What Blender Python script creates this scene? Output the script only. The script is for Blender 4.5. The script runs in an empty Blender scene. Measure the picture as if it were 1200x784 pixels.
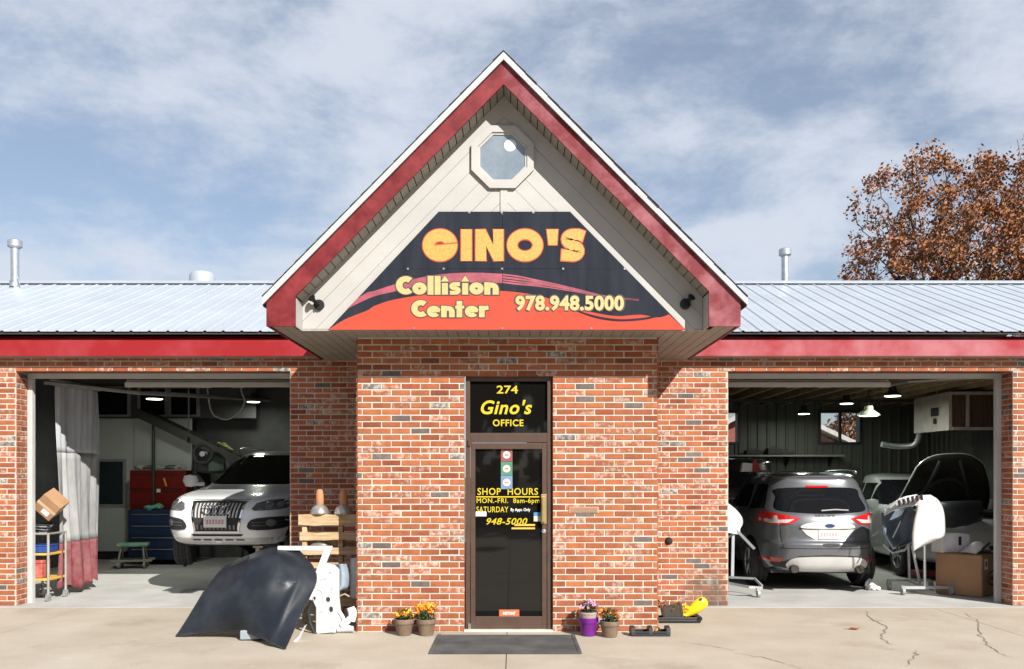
import bpy, bmesh, math, random
from mathutils import Vector, Matrix
from mathutils.bvhtree import BVHTree
random.seed(7)
R = math.radians
sc = bpy.context.scene
COL = sc.collection

# ------------------------------------------------------------------ camera
cam_d = bpy.data.cameras.new('camera'); cam = bpy.data.objects.new('camera', cam_d); COL.objects.link(cam)
cam.location = (0, 0, 1.63); cam.rotation_euler = (R(90), 0, 0)
cam_d.sensor_width = 36; cam_d.lens = 1021/1200*36; cam_d.shift_y = 166/1200
cam_d.clip_end = 3000; cam_d.clip_start = .1
sc.camera = cam
# ------------------------------------------------------------------ light
SUN_AZ, SUN_EL = R(147.5), R(35.0)     # azimuth clockwise from +Y; sun stands behind the camera, to the right
to_sun = Vector((math.sin(SUN_AZ)*math.cos(SUN_EL), math.cos(SUN_AZ)*math.cos(SUN_EL), math.sin(SUN_EL)))
sd = bpy.data.lights.new('sun', 'SUN'); sd.energy = 5.0; sd.angle = R(.5); sd.color = (1, .965, .90)
so = bpy.data.objects.new('sun', sd); COL.objects.link(so)
so.rotation_euler = to_sun.to_track_quat('Z', 'Y').to_euler(); so.location = (10, -10, 20)
sc.view_settings.view_transform = 'Standard'; sc.view_settings.look = 'None'
sc.view_settings.exposure = .70; sc.view_settings.gamma = 1
# ------------------------------------------------------------------ world: sky with thin streaky cloud
w = bpy.data.worlds.new('World'); sc.world = w; w.use_nodes = True
nt = w.node_tree; nt.nodes.clear()
def N(t, **kw):
    n = nt.nodes.new(t)
    for k, v in kw.items(): setattr(n, k, v)
    return n
L = lambda a, b: nt.links.new(a, b)
wo = N('ShaderNodeOutputWorld'); bg = N('ShaderNodeBackground'); bg.inputs[1].default_value = .074
sky = N('ShaderNodeTexSky'); sky.sky_type = 'NISHITA'; sky.sun_disc = False
sky.sun_elevation = SUN_EL; sky.sun_rotation = SUN_AZ; sky.air_density = 1.0; sky.dust_density = .6; sky.ozone_density = 1.5
tc = N('ShaderNodeTexCoord'); sp = N('ShaderNodeSeparateXYZ'); L(tc.outputs['Generated'], sp.inputs[0])
zz = N('ShaderNodeMath', operation='MAXIMUM'); L(sp.outputs[2], zz.inputs[0]); zz.inputs[1].default_value = .0
za = N('ShaderNodeMath', operation='ADD'); L(zz.outputs[0], za.inputs[0]); za.inputs[1].default_value = .16
dx = N('ShaderNodeMath', operation='DIVIDE'); L(sp.outputs[0], dx.inputs[0]); L(za.outputs[0], dx.inputs[1])
dy = N('ShaderNodeMath', operation='DIVIDE'); L(sp.outputs[1], dy.inputs[0]); L(za.outputs[0], dy.inputs[1])
cb = N('ShaderNodeCombineXYZ'); L(dx.outputs[0], cb.inputs[0]); L(dy.outputs[0], cb.inputs[1])
mp = N('ShaderNodeMapping'); L(cb.outputs[0], mp.inputs[0]); mp.inputs['Scale'].default_value = (.95, 1.45, 1); mp.inputs['Location'].default_value = (3.1, 1.7, 0)
mp.inputs['Rotation'].default_value = (0, 0, R(-8))
n1 = N('ShaderNodeTexNoise'); L(mp.outputs[0], n1.inputs['Vector']); n1.inputs['Scale'].default_value = 1.15; n1.inputs['Detail'].default_value = 11; n1.inputs['Roughness'].default_value = .60; n1.inputs['Distortion'].default_value = .25
n2 = N('ShaderNodeTexNoise'); L(mp.outputs[0], n2.inputs['Vector']); n2.inputs['Scale'].default_value = .42; n2.inputs['Detail'].default_value = 3
ad = N('ShaderNodeMath', operation='MULTIPLY_ADD'); L(n2.outputs[0], ad.inputs[0]); ad.inputs[1].default_value = .45
m3 = N('ShaderNodeMapping'); L(tc.outputs['Generated'], m3.inputs[0]); m3.inputs['Scale'].default_value = (1, 1, 1.9); m3.inputs['Rotation'].default_value = (0, R(7), 0)
n3 = N('ShaderNodeTexNoise'); L(m3.outputs[0], n3.inputs['Vector']); n3.inputs['Scale'].default_value = 5.2; n3.inputs['Detail'].default_value = 12; n3.inputs['Roughness'].default_value = .62; n3.inputs['Distortion'].default_value = .15
m13 = N('ShaderNodeMix', data_type='FLOAT'); m13.inputs[0].default_value = .55; L(n1.outputs[0], m13.inputs[2]); L(n3.outputs[0], m13.inputs[3])
ct_ = N('ShaderNodeMath', operation='MULTIPLY_ADD'); L(m13.outputs[0], ct_.inputs[0]); ct_.inputs[1].default_value = 1.35; ct_.inputs[2].default_value = -.125
L(ct_.outputs[0], ad.inputs[2])
rm = N('ShaderNodeMapRange'); rm.interpolation_type = 'SMOOTHSTEP'; L(ad.outputs[0], rm.inputs[0]); rm.inputs[1].default_value = .63; rm.inputs[2].default_value = .90; rm.inputs[3].default_value = .24; rm.inputs[4].default_value = .93
mx = N('ShaderNodeMix', data_type='RGBA'); L(rm.outputs[0], mx.inputs[0]); L(sky.outputs[0], mx.inputs[6]); mx.inputs[7].default_value = (5.9, 6.35, 7.2, 1)
L(mx.outputs[2], bg.inputs[0]); L(bg.outputs[0], wo.inputs[0])

# ------------------------------------------------------------------ materials
MATS = {}
def mat(name, col, rough=.6, metal=0, var=.12, vs=6, bump=0, bs=60, spec=.5, coat=0, emit=None, es=1, col2=None, stretch=None, lo=.35, hi=.65, det=5):
    if name in MATS: return MATS[name]
    m = bpy.data.materials.new(name); m.use_nodes = True; MATS[name] = m
    t = m.node_tree; b = t.nodes['Principled BSDF']
    b.inputs['Roughness'].default_value = rough; b.inputs['Metallic'].default_value = metal
    b.inputs['Specular IOR Level'].default_value = spec; b.inputs['Coat Weight'].default_value = coat; b.inputs['Coat Roughness'].default_value = .05
    c = (*col, 1)
    b.inputs['Base Color'].default_value = c
    if emit: b.inputs['Emission Color'].default_value = (*emit, 1); b.inputs['Emission Strength'].default_value = es
    tcn = t.nodes.new('ShaderNodeNewGeometry'); vec = tcn.outputs['Position']
    if stretch:
        mpn = t.nodes.new('ShaderNodeMapping'); mpn.inputs['Scale'].default_value = stretch
        t.links.new(vec, mpn.inputs[0]); vec = mpn.outputs[0]
    if var or col2:
        nz = t.nodes.new('ShaderNodeTexNoise'); nz.inputs['Scale'].default_value = vs; nz.inputs['Detail'].default_value = det; nz.inputs['Roughness'].default_value = .6
        t.links.new(vec, nz.inputs['Vector'])
        rp = t.nodes.new('ShaderNodeMapRange'); rp.inputs[1].default_value = lo; rp.inputs[2].default_value = hi
        t.links.new(nz.outputs[0], rp.inputs[0])
        mm = t.nodes.new('ShaderNodeMix'); mm.data_type = 'RGBA'; t.links.new(rp.outputs[0], mm.inputs[0])
        mm.inputs[6].default_value = c if col2 else tuple(x*(1-var) for x in col)+(1,)
        mm.inputs[7].default_value = (*col2, 1) if col2 else tuple(min(1, x*(1+var)) for x in col)+(1,)
        t.links.new(mm.outputs[2], b.inputs['Base Color'])
    if bump:
        bz = t.nodes.new('ShaderNodeTexNoise'); bz.inputs['Scale'].default_value = bs; bz.inputs['Detail'].default_value = 4
        t.links.new(vec, bz.inputs['Vector'])
        bp = t.nodes.new('ShaderNodeBump'); bp.inputs['Strength'].default_value = min(1, bump); bp.inputs['Distance'].default_value = .01
        t.links.new(bz.outputs[0], bp.inputs['Height']); t.links.new(bp.outputs[0], b.inputs['Normal'])
    return m

def soot(m):
    """grime with a shape of its own low on the right pier, and splash dirt patches along it"""
    t = m.node_tree; b = t.nodes['Principled BSDF']
    src = b.inputs['Base Color'].links[0].from_socket
    g = t.nodes.new('ShaderNodeNewGeometry')
    d = t.nodes.new('ShaderNodeVectorMath'); d.operation = 'SUBTRACT'; t.links.new(g.outputs['Position'], d.inputs[0]); d.inputs[1].default_value = (2.5, 10.93, .02)
    s = t.nodes.new('ShaderNodeVectorMath'); s.operation = 'MULTIPLY'; t.links.new(d.outputs[0], s.inputs[0]); s.inputs[1].default_value = (1.9, 2.0, 1.55)
    ln = t.nodes.new('ShaderNodeVectorMath'); ln.operation = 'LENGTH'; t.links.new(s.outputs[0], ln.inputs[0])
    nz = t.nodes.new('ShaderNodeTexNoise'); nz.inputs['Scale'].default_value = 7; nz.inputs['Detail'].default_value = 6; t.links.new(g.outputs['Position'], nz.inputs['Vector'])
    a = t.nodes.new('ShaderNodeMath'); a.operation = 'MULTIPLY_ADD'; t.links.new(nz.outputs[0], a.inputs[0]); a.inputs[1].default_value = 1.1; t.links.new(ln.outputs['Value'], a.inputs[2])
    r = t.nodes.new('ShaderNodeMapRange'); t.links.new(a.outputs[0], r.inputs[0]); r.inputs[1].default_value = .55; r.inputs[2].default_value = 1.5; r.inputs[3].default_value = .92; r.inputs[4].default_value = 0
    mm = t.nodes.new('ShaderNodeMix'); mm.data_type = 'RGBA'; t.links.new(r.outputs[0], mm.inputs[0]); t.links.new(src, mm.inputs[6]); mm.inputs[7].default_value = (.095, .075, .055, 1)
    t.links.new(mm.outputs[2], b.inputs['Base Color'])
    return m

# brick clays: clean red, deeper red, two whitewash-flecked, grey, grey flecked
BR = [soot(mat('brick_red', (.335, .098, .038), .85, var=.16, vs=9, bump=.5, bs=90)),
      soot(mat('brick_deep_red', (.25, .060, .024), .85, var=.18, vs=11, bump=.5, bs=90)),
      soot(mat('brick_flecked', (.33, .098, .042), .88, vs=18, col2=(.46, .31, .24), lo=.48, hi=.64, bump=.6, bs=70, det=8)),
      soot(mat('brick_whitewashed', (.33, .108, .052), .88, vs=24, col2=(.48, .36, .29), lo=.45, hi=.62, bump=.6, bs=70, det=8)),
      soot(mat('brick_grey', (.13, .105, .094), .85, var=.2, vs=14, bump=.5, bs=90)),
      soot(mat('brick_grey_flecked', (.13, .11, .10), .88, vs=24, col2=(.48, .43, .38), lo=.42, hi=.66, bump=.6, bs=70, det=8)),
      soot(mat('brick_orange', (.35, .112, .043), .85, var=.14, vs=9, bump=.5, bs=90))]
BW = [32, 8, 23, 11, 2.6, 3.4, 20]
for m_ in BR:      # every brick a little lighter or darker than the next
    t_ = m_.node_tree; b_ = t_.nodes['Principled BSDF']; src = b_.inputs['Base Color'].links[0].from_socket
    gi = t_.nodes.new('ShaderNodeNewGeometry'); oi = t_.nodes.new('ShaderNodeObjectInfo')
    s_ = t_.nodes.new('ShaderNodeMath'); s_.operation = 'ADD'; t_.links.new(gi.outputs['Random Per Island'], s_.inputs[0]); t_.links.new(oi.outputs['Random'], s_.inputs[1])
    f_ = t_.nodes.new('ShaderNodeMath'); f_.operation = 'FRACT'; t_.links.new(s_.outputs[0], f_.inputs[0])
    r_ = t_.nodes.new('ShaderNodeMapRange'); t_.links.new(f_.outputs[0], r_.inputs[0]); r_.inputs[3].default_value = .74; r_.inputs[4].default_value = 1.10
    v_ = t_.nodes.new('ShaderNodeVectorMath'); v_.operation = 'SCALE'; t_.links.new(src, v_.inputs[0]); t_.links.new(r_.outputs[0], v_.inputs['Scale']); t_.links.new(v_.outputs[0], b_.inputs['Base Color'])
MORTAR = soot(mat('mortar', (.53, .465, .395), .95, var=.14, vs=5, bump=.6, bs=120))
WHITE = mat('white_painted_trim', (.47, .465, .455), .45, var=.06)
SIDING = mat('warm_white_siding', (.405, .392, .372), .6, spec=.3, var=.05, vs=2.5)
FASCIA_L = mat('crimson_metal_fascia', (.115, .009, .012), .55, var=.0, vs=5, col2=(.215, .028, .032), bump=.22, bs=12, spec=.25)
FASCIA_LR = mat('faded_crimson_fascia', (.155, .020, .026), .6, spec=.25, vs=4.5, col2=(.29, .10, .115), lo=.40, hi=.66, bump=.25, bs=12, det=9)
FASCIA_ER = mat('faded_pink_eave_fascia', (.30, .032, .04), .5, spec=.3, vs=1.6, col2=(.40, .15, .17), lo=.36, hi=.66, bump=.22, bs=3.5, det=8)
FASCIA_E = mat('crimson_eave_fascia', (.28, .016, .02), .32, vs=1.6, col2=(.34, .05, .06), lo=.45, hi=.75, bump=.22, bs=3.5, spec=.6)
SOFFIT = mat('grey_soffit', (.25, .225, .195), .6, var=.08)
BRONZE = mat('dark_bronze_frame', (.105, .066, .05), .38, .35, var=.1)
GLASSD = mat('dark_glass', (.006, .0055, .005), .03, var=0, spec=.46)
CARGLASS = mat('car_glass', (.008, .009, .011), .03, var=0, spec=.55)
METROOF = mat('white_metal_roofing', (.37, .405, .45), .42, .1, var=.06, vs=1.2)
BLACK = mat('black_plastic', (.012, .012, .014), .45, var=.2, vs=12)
BLACKM = mat('matt_black', (.02, .02, .021), .7, var=.2)
RUBBER = mat('tyre_rubber', (.022, .022, .023), .8, var=.25, vs=20)
STEEL = mat('brushed_steel', (.55, .55, .56), .32, .9, var=.08)
GALV = mat('galvanised_steel', (.50, .52, .54), .4, .75, var=.14, vs=8)
CHROME = mat('chrome', (.75, .75, .77), .10, 1, var=0)
WOOD = mat('weathered_pallet_wood', (.36, .23, .12), .85, vs=14, col2=(.56, .41, .25), stretch=(.25, 3, 3), bump=.4)
CARD = mat('brown_cardboard', (.33, .19, .10), .8, var=.10, vs=4)
SHINGLE = mat('charcoal_shingle', (.035, .035, .038), .9, var=.3, vs=20, bump=.5)
FLOORM = mat('grey_shop_concrete', (.36, .355, .335), .6, vs=1.7, col2=(.45, .445, .425), bump=.15, bs=40, det=9)

# ------------------------------------------------------------------ mesh helpers
class MB:
    def __init__(s): s.v = []; s.f = []; s.m = []
    def add(s, vs, fs, mi=0, M=None):
        o = len(s.v)
        s.v += [tuple(M @ Vector(v)) for v in vs] if M else [tuple(v) for v in vs]
        s.f += [tuple(i+o for i in f) for f in fs]; s.m += [mi]*len(fs)
    def box(s, c, d, mi=0, rot=None, M=None):
        x, y, z = d[0]/2, d[1]/2, d[2]/2
        vs = [Vector(p) for p in ((-x,-y,-z),(x,-y,-z),(x,y,-z),(-x,y,-z),(-x,-y,z),(x,-y,z),(x,y,z),(-x,y,z))]
        if rot is not None: vs = [rot @ v for v in vs]
        c = Vector(c)
        s.add([v+c for v in vs], [(0,3,2,1),(4,5,6,7),(0,1,5,4),(1,2,6,5),(2,3,7,6),(3,0,4,7)], mi, M)
    def bb(s, x0, x1, y0, y1, z0, z1, mi=0, M=None):
        s.box(((x0+x1)/2, (y0+y1)/2, (z0+z1)/2), (x1-x0, y1-y0, z1-z0), mi, None, M)
    def tube(s, pts, r, n=8, mi=0, M=None, cap=True):
        pts = [Vector(p) for p in pts]; vs = []; fs = []
        rr = r if isinstance(r, (list, tuple)) else [r]*len(pts)
        up = None
        for i, p in enumerate(pts):
            d = (pts[min(i+1, len(pts)-1)] - pts[max(i-1, 0)]).normalized()
            if up is None: up = d.orthogonal().normalized()
            else:
                up = (up - d*up.dot(d))
                up = up.normalized() if up.length > 1e-5 else d.orthogonal().normalized()
            q = d.cross(up)
            for k in range(n):
                a = 2*math.pi*k/n
                vs.append(p + (up*math.cos(a) + q*math.sin(a))*rr[i])
        for i in range(len(pts)-1):
            for k in range(n):
                a, b = i*n+k, i*n+(k+1) % n
                fs.append((a, b, b+n, a+n))
        if cap: fs += [tuple(range(n))[::-1], tuple(range((len(pts)-1)*n, len(pts)*n))]
        s.add(vs, fs, mi, M)
    def lathe(s, prof, n=24, mi=0, M=None):
        vs = []; fs = []
        for r, z in prof:
            for k in range(n):
                a = 2*math.pi*k/n; vs.append((r*math.cos(a), r*math.sin(a), z))
        for i in range(len(prof)-1):
            for k in range(n):
                a, b = i*n+k, i*n+(k+1) % n
                fs.append((a, b, b+n, a+n))
        if prof[0][0] > 1e-4: fs.append(tuple(range(n))[::-1])
        if prof[-1][0] > 1e-4: fs.append(tuple(range((len(prof)-1)*n, len(prof)*n)))
        s.add(vs, fs, mi, M)
    def prism(s, poly, d0, d1, axis='Y', mi=0, M=None):
        """polygon (a,b) pushed along an axis: Y -> (a=x,b=z), X -> (a=y,b=z), Z -> (a=x,b=y)"""
        g = {'Y': lambda p, d: (p[0], d, p[1]), 'X': lambda p, d: (d, p[0], p[1]), 'Z': lambda p, d: (p[0], p[1], d)}[axis]
        n = len(poly)
        s.add([g(p, d0) for p in poly] + [g(p, d1) for p in poly],
              [tuple(range(n))[::-1], tuple(range(n, 2*n))] + [(i, (i+1) % n, (i+1) % n+n, i+n) for i in range(n)], mi, M)
    def grid(s, fn, nu, nv, mi=0, M=None):
        s.add([fn(i/nu, j/nv) for j in range(nv+1) for i in range(nu+1)],
              [(j*(nu+1)+i, j*(nu+1)+i+1, (j+1)*(nu+1)+i+1, (j+1)*(nu+1)+i) for j in range(nv) for i in range(nu)], mi, M)
    def build(s, name, mats, parent=None, smooth=False, local=False, norm=True, solid=0, bevel=0):
        me = bpy.data.meshes.new(name)
        vs = s.v
        if parent is not None and not local:
            o = WL(parent); vs = [(v[0]-o[0], v[1]-o[1], v[2]-o[2]) for v in vs]
        me.from_pydata(vs, [], s.f)
        for m in (mats if isinstance(mats, (list, tuple)) else [mats]): me.materials.append(m)
        me.polygons.foreach_set('material_index', s.m)
        if norm:
            bm = bmesh.new(); bm.from_mesh(me); bmesh.ops.recalc_face_normals(bm, faces=bm.faces)
            bm.to_mesh(me); bm.free()
        if smooth:
            me.polygons.foreach_set('use_smooth', [True]*len(me.polygons))
            try: me.set_sharp_from_angle(angle=R(smooth if smooth is not True else 40))
            except Exception: pass
        me.update()
        ob = bpy.data.objects.new(name, me); COL.objects.link(ob)
        if parent is not None: ob.parent = parent
        if solid: md = ob.modifiers.new('solid', 'SOLIDIFY'); md.thickness = solid; md.offset = 0
        if bevel: md = ob.modifiers.new('bevel', 'BEVEL'); md.width = bevel; md.segments = 2; md.limit_method = 'ANGLE'
        return ob
def WL(o):
    v = Vector((0, 0, 0))
    while o is not None: v += o.location; o = o.parent
    return v
def tag(o, label, cat, group=None):
    o['label'] = label; o['category'] = cat
    if group: o['group'] = group
    return o
def thing(name, label, cat, loc=(0,0,0), rz=0, group=None):
    o = bpy.data.objects.new(name, None); COL.objects.link(o); o.empty_display_size = .2
    o.location = loc; o.rotation_euler = (0, 0, rz)
    return tag(o, label, cat, group)
def struct(o): o['kind'] = 'structure'; return o
def stuff(o): o['kind'] = 'stuff'; return o
def dup(o, parent=None, **kw):
    kids = [c for c in bpy.data.objects if c.parent == o]
    c = o.copy(); COL.objects.link(c)
    if parent is not None: c.parent = parent
    for k in kids: dup(k, c)
    return c
F = 1021.0
def at(px, py, Y): return Vector(((px-600)*Y/F, Y, 1.63+(558-py)*Y/F))
def SX(px, Y): return (px-600)*Y/F
def SZ(py, Y): return 1.63+(558-py)*Y/F
def smooth_pts(pts, closed=False, n=6):
    out = []; m = len(pts)
    for i in range(m if closed else m-1):
        g = lambda k: Vector(pts[k % m]) if closed else Vector(pts[max(0, min(m-1, k))])
        p0, p1, p2, p3 = g(i-1), g(i), g(i+1), g(i+2)
        for k in range(n):
            t = k/n
            out.append(tuple(.5*((2*p1)+(p2-p0)*t+(2*p0-5*p1+4*p2-p3)*t*t+(3*p1-p0-3*p2+p3)*t**3)))
    if not closed: out.append(tuple(pts[-1]))
    return out
def clip_poly(poly, a, b, c):
    """keep the part of a polygon where a*x+b*y+c >= 0"""
    out = []
    for i in range(len(poly)):
        p, q = poly[i], poly[(i+1) % len(poly)]
        dp, dq = a*p[0]+b*p[1]+c, a*q[0]+b*q[1]+c
        if dp >= 0: out.append(p)
        if dp*dq < 0:
            t = dp/(dp-dq); out.append((p[0]+(q[0]-p[0])*t, p[1]+(q[1]-p[1])*t))
    return out
TXT = []
def text_mesh(s, w_, h_, bold=0, shear=0, space=1):
    """(verts, faces) of a line of lettering fitted to w_ x h_, centred on 0,0"""
    cu = bpy.data.curves.new('t', 'FONT'); cu.body = s; cu.size = 1; cu.offset = bold; cu.shear = shear; cu.space_character = space; cu.resolution_u = 4
    ob = bpy.data.objects.new('t', cu); COL.objects.link(ob)
    me = bpy.data.meshes.new_from_object(ob.evaluated_get(bpy.context.evaluated_depsgraph_get()))
    vs = [v.co.copy() for v in me.vertices]; fs = [tuple(p.vertices) for p in me.polygons]
    bpy.data.objects.remove(ob); bpy.data.curves.remove(cu); bpy.data.meshes.remove(me)
    xs = [v.x for v in vs]; ys = [v.y for v in vs]
    cx, cy = (min(xs)+max(xs))/2, (min(ys)+max(ys))/2; kx, ky = w_/(max(xs)-min(xs)), h_/(max(ys)-min(ys))
    return [((v.x-cx)*kx, (v.y-cy)*ky) for v in vs], fs
def add_text(mb, s, cx, cz, w_, h_, y, mi=0, **kw):
    vs, fs = text_mesh(s, w_, h_, **kw)
    mb.add([(cx+a, y, cz+b) for a, b in vs], fs, mi)
# ------------------------------------------------------------------ ground
def ground_sheet(name, x0, x1, y0, y1, z, m, n=1):
    mb = MB(); mb.grid(lambda u, v: (x0+(x1-x0)*u, y0+(y1-y0)*v, z), n, n)
    return struct(mb.build(name, m))
ground_sheet('ground', -900, 900, -900, 900, -.06, mat('dry_grass_ground', (.09, .085, .045), .95, var=.3, vs=.8))
ground_sheet('road', -300, 300, -15.5, -9, -.03, mat('asphalt', (.05, .05, .052), .9, var=.2, vs=3))
CONC = mat('tan_driveway_concrete', (.345, .292, .225), .8, vs=1.1, col2=(.43, .382, .312), lo=.3, hi=.7, bump=.35, bs=75, det=9)
CONCD = mat('joint_filler', (.07, .06, .05), .9)
mb = MB(); mb.bb(-16, 16, -9, 10.80, -.12, -.015); drive = struct(mb.build('driveway', CONCD))
for x0, x1, y0, y1 in ((-16, -5.3, -9, 10.785), (-5.292, -.056, -9, 10.785), (-.048, 5.2, -9, 10.785), (5.208, 16, -9, 10.785)):
    m_ = MB(); m_.bb(x0, x1, y0, y1, -.10, 0); m_.build('concrete_slab', CONC, drive)
# stains, tyre-dark patches and grit in the concrete
t_ = CONC.node_tree; b_ = t_.nodes['Principled BSDF']; src = b_.inputs['Base Color'].links[0].from_socket; g_ = t_.nodes.new('ShaderNodeNewGeometry')
for sc_, lo_, hi_, col_, st_, det_ in ((.75, .56, .74, (.17, .125, .08, 1), .55, 8), (2.6, .62, .74, (.50, .46, .40, 1), .6, 9), (95, .57, .70, (.15, .115, .08, 1), .7, 3), (9, .68, .76, (.14, .10, .065, 1), .6, 6)):
    n_ = t_.nodes.new('ShaderNodeTexNoise'); n_.inputs['Scale'].default_value = sc_; n_.inputs['Detail'].default_value = det_; n_.inputs['Roughness'].default_value = .65; t_.links.new(g_.outputs['Position'], n_.inputs['Vector'])
    r_ = t_.nodes.new('ShaderNodeMapRange'); r_.inputs[1].default_value = lo_; r_.inputs[2].default_value = hi_; r_.inputs[4].default_value = st_; t_.links.new(n_.outputs[0], r_.inputs[0])
    x_ = t_.nodes.new('ShaderNodeMix'); x_.data_type = 'RGBA'; t_.links.new(r_.outputs[0], x_.inputs[0]); t_.links.new(src, x_.inputs[6]); x_.inputs[7].default_value = col_; src = x_.outputs[2]
t_.links.new(src, b_.inputs['Base Color'])
def strip(pts, wd, z):
    m_ = MB(); n = len(pts); vs = []
    for i, p in enumerate(pts):
        d = Vector(pts[min(i+1, n-1)])-Vector(pts[max(i-1, 0)]); q = Vector((-d.y, d.x)).normalized()
        ww = wd*(.35+.65*math.sin(math.pi*(i+.4)/n))*random.uniform(.6, 1.3)
        vs += [(p[0]+q.x*ww, p[1]+q.y*ww, z), (p[0]-q.x*ww, p[1]-q.y*ww, z)]
    m_.add(vs, [(2*i, 2*i+1, 2*i+3, 2*i+2) for i in range(n-1)]); return m_
def crackline(pxs, wd):
    pts = []
    for a, b in zip(pxs[:-1], pxs[1:]):
        for k in range(6):
            t = k/6; px = a[0]+(b[0]-a[0])*t; py = a[1]+(b[1]-a[1])*t
            Y = 1.63*F/(py-558); pts.append((SX(px, Y)+random.uniform(-.025, .025), Y+random.uniform(-.03, .03)))
    return strip(pts, wd, .004)
CRACK = mat('dark_crack', (.22, .175, .125), .95, var=.3, vs=20)
for pxs, wd in (([(1014, 716), (1022, 725), (1040, 737), (1033, 744), (1034, 750), (1052, 758)], .008), ([(1074, 763), (1072, 769), (1060, 784)], .007),
            ([(1130, 718), (1146, 727), (1148, 743), (1157, 755), (1168, 764), (1190, 772)], .006), ([(862, 766), (890, 770), (912, 775), (945, 786)], .005),
            ([(795, 752), (830, 757), (868, 764)], .004)):
    crackline(pxs, wd).build('crack', CRACK, drive)
DIRT = mat('damp_stain', (.10, .075, .045), .7, var=.3, vs=15)
mb = MB(); mb.bb(-8.2, 2.0 - 4.2, 10.80, 17.5, -.1, .004); mb.bb(2.2, 8.6, 10.80, 17.5, -.1, .004); mb.bb(.4, 2.2, 15, 17.5, -.1, .004)
shopfloor = struct(mb.build('shop_floor', FLOORM))
# ------------------------------------------------------------------ the building
shop = thing('auto_body_shop', 'brick auto body shop with a steep red trimmed entrance gable between two open garage bays', 'building', (0, 9.14, 0))
YF, YR, ZS = 9.14, 10.94, 3.085        # front wall, recessed wing walls, soffit
CO, BP = .0668, .2032                  # course height, brick pitch
brick_me = {}
def brick_wall(wall, org, ud, nd, u0, u1, z0, z1, holes, singles=0, key=None, shift=0):
    """running bond bricks standing proud of the mortar face; ud/nd = along / outward unit vectors"""
    org, ud, nd = Vector(org), Vector(ud), Vector(nd); items = []
    k = 0; z = z0
    while z < z1-.02:
        zc = z+CO/2; h = min(CO, z1-z)-.0145
        iv = [(u0, u1)]
        for a, b, c, d in holes:
            if c-.03 < zc < d:
                iv = [(max(p, x), min(q, y)) for p, q in iv for x, y in ((-99, a), (b, 99)) if min(q, y)-max(p, x) > .03]
        for p, q in iv:
            s = math.floor((p-u0)/BP)*BP+u0-(BP/2 if k % 2 else 0)+shift-BP
            while s < q:
                a, b = max(s, p), min(s+BP, q)
                if b-a > .035: items.append((a+.0065, b-.0065, z+.0072, h, random.choices(range(7), BW)[0]))
                s += BP
        z += CO; k += 1
    full = [i for i in items if i[1]-i[0] > .185 and i[3] > .05]
    if key: full.sort(key=key)
    pick = set(full[:singles]); rest = MB(); wl = WL(wall)
    Mx = Matrix((ud, nd, Vector((0, 0, 1)))).transposed()
    ZX = Matrix.Identity(3)
    for it in items:
        a, b, z, h, mi = it
        pr = .006+random.uniform(-.0016, .0016)
        c = org+ud*((a+b)/2)+Vector((0, 0, z+h/2))+nd*(pr-.02)
        if it in pick:
            v_ = random.randrange(3)
            if (mi, v_) not in brick_me:
                q = MB(); e = .0012*(v_-1)
                vs = [(-.0951, -.02, -.0261), (.0951, -.02, -.0261), (.0951, -.02, .0261), (-.0951, -.02, .0261),
                      (-.0951+e, .017, -.0261+e), (.0951-e, .017, -.0261+e), (.0951-e, .017, .0261), (-.0951, .017, .0261-e),
                      (-.0915, .02, -.0231), (.0915, .02, -.0231+e), (.0915, .02, .0231), (-.0915+e, .02, .0231)]
                q.add(vs, [(0,1,2,3),(0,4,5,1),(1,5,6,2),(2,6,7,3),(3,7,4,0),(4,8,9,5),(5,9,10,6),(6,10,11,7),(7,11,8,4),(8,11,10,9)])
                q.v = [tuple(Mx @ Vector(v)) for v in q.v]
                o = q.build('brick', BR[mi]); brick_me[(mi, v_)] = o.data; bpy.data.objects.remove(o)
            o = bpy.data.objects.new('brick', brick_me[(mi, v_)]); COL.objects.link(o); o.parent = wall; o.location = c-wl
            o.rotation_euler = (0, random.uniform(-.004, .004), 0)
        else:
            hw = (b-a)/2; hh = h/2
            vs = [Vector(p) for p in ((-hw,-.02,-hh),(hw,-.02,-hh),(hw,-.02,hh),(-hw,-.02,hh),(-hw,.017,-hh),(hw,.017,-hh),(hw,.017,hh),(-hw,.017,hh),
                                     (-hw+.0035,.02,-hh+.003),(hw-.0035,.02,-hh+.003),(hw-.0035,.02,hh-.003),(-hw+.0035,.02,hh-.003))]
            rest.add([c+Mx @ v for v in vs], [(0,4,5,1),(1,5,6,2),(2,6,7,3),(3,7,4,0),(4,8,9,5),(5,9,10,6),(6,10,11,7),(7,11,8,4),(8,11,10,9)], mi)
    if rest.f: stuff(rest.build('brick', BR, wall))
DX0, DX1, DZ = -.492, .421, 2.686      # office door opening
BX0, BX1 = -1.629, 1.531
mb = MB()
mb.bb(BX0+.01, DX0-.01, YF, YF+.1, 0, DZ); mb.bb(DX1+.01, BX1-.01, YF, YF+.1, 0, DZ); mb.bb(BX0+.01, BX1-.01, YF, YF+.1, DZ+.01, ZS+.05)
mb.bb(BX0, BX0+.1, YF+.102, YR+.1, 0, ZS+.04); mb.bb(BX1-.1, BX1, YF+.102, YR+.1, 0, ZS+.04)
owall = mb.build('office_wall', MORTAR, shop)
brick_wall(owall, (0, YF, 0), (1, 0, 0), (0, -1, 0), BX0, BX1, .0, ZS, [(DX0, DX1, -1, DZ)], 300, lambda i: abs((i[0]+i[1])/2)*.8+abs(i[2]-1.2), shift=.06)
brick_wall(owall, (BX0, 0, 0), (0, 1, 0), (-1, 0, 0), YF, YR, 0, ZS, [])
brick_wall(owall, (BX1, 0, 0), (0, 1, 0), (1, 0, 0), YF, YR, 0, ZS, [])
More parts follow.
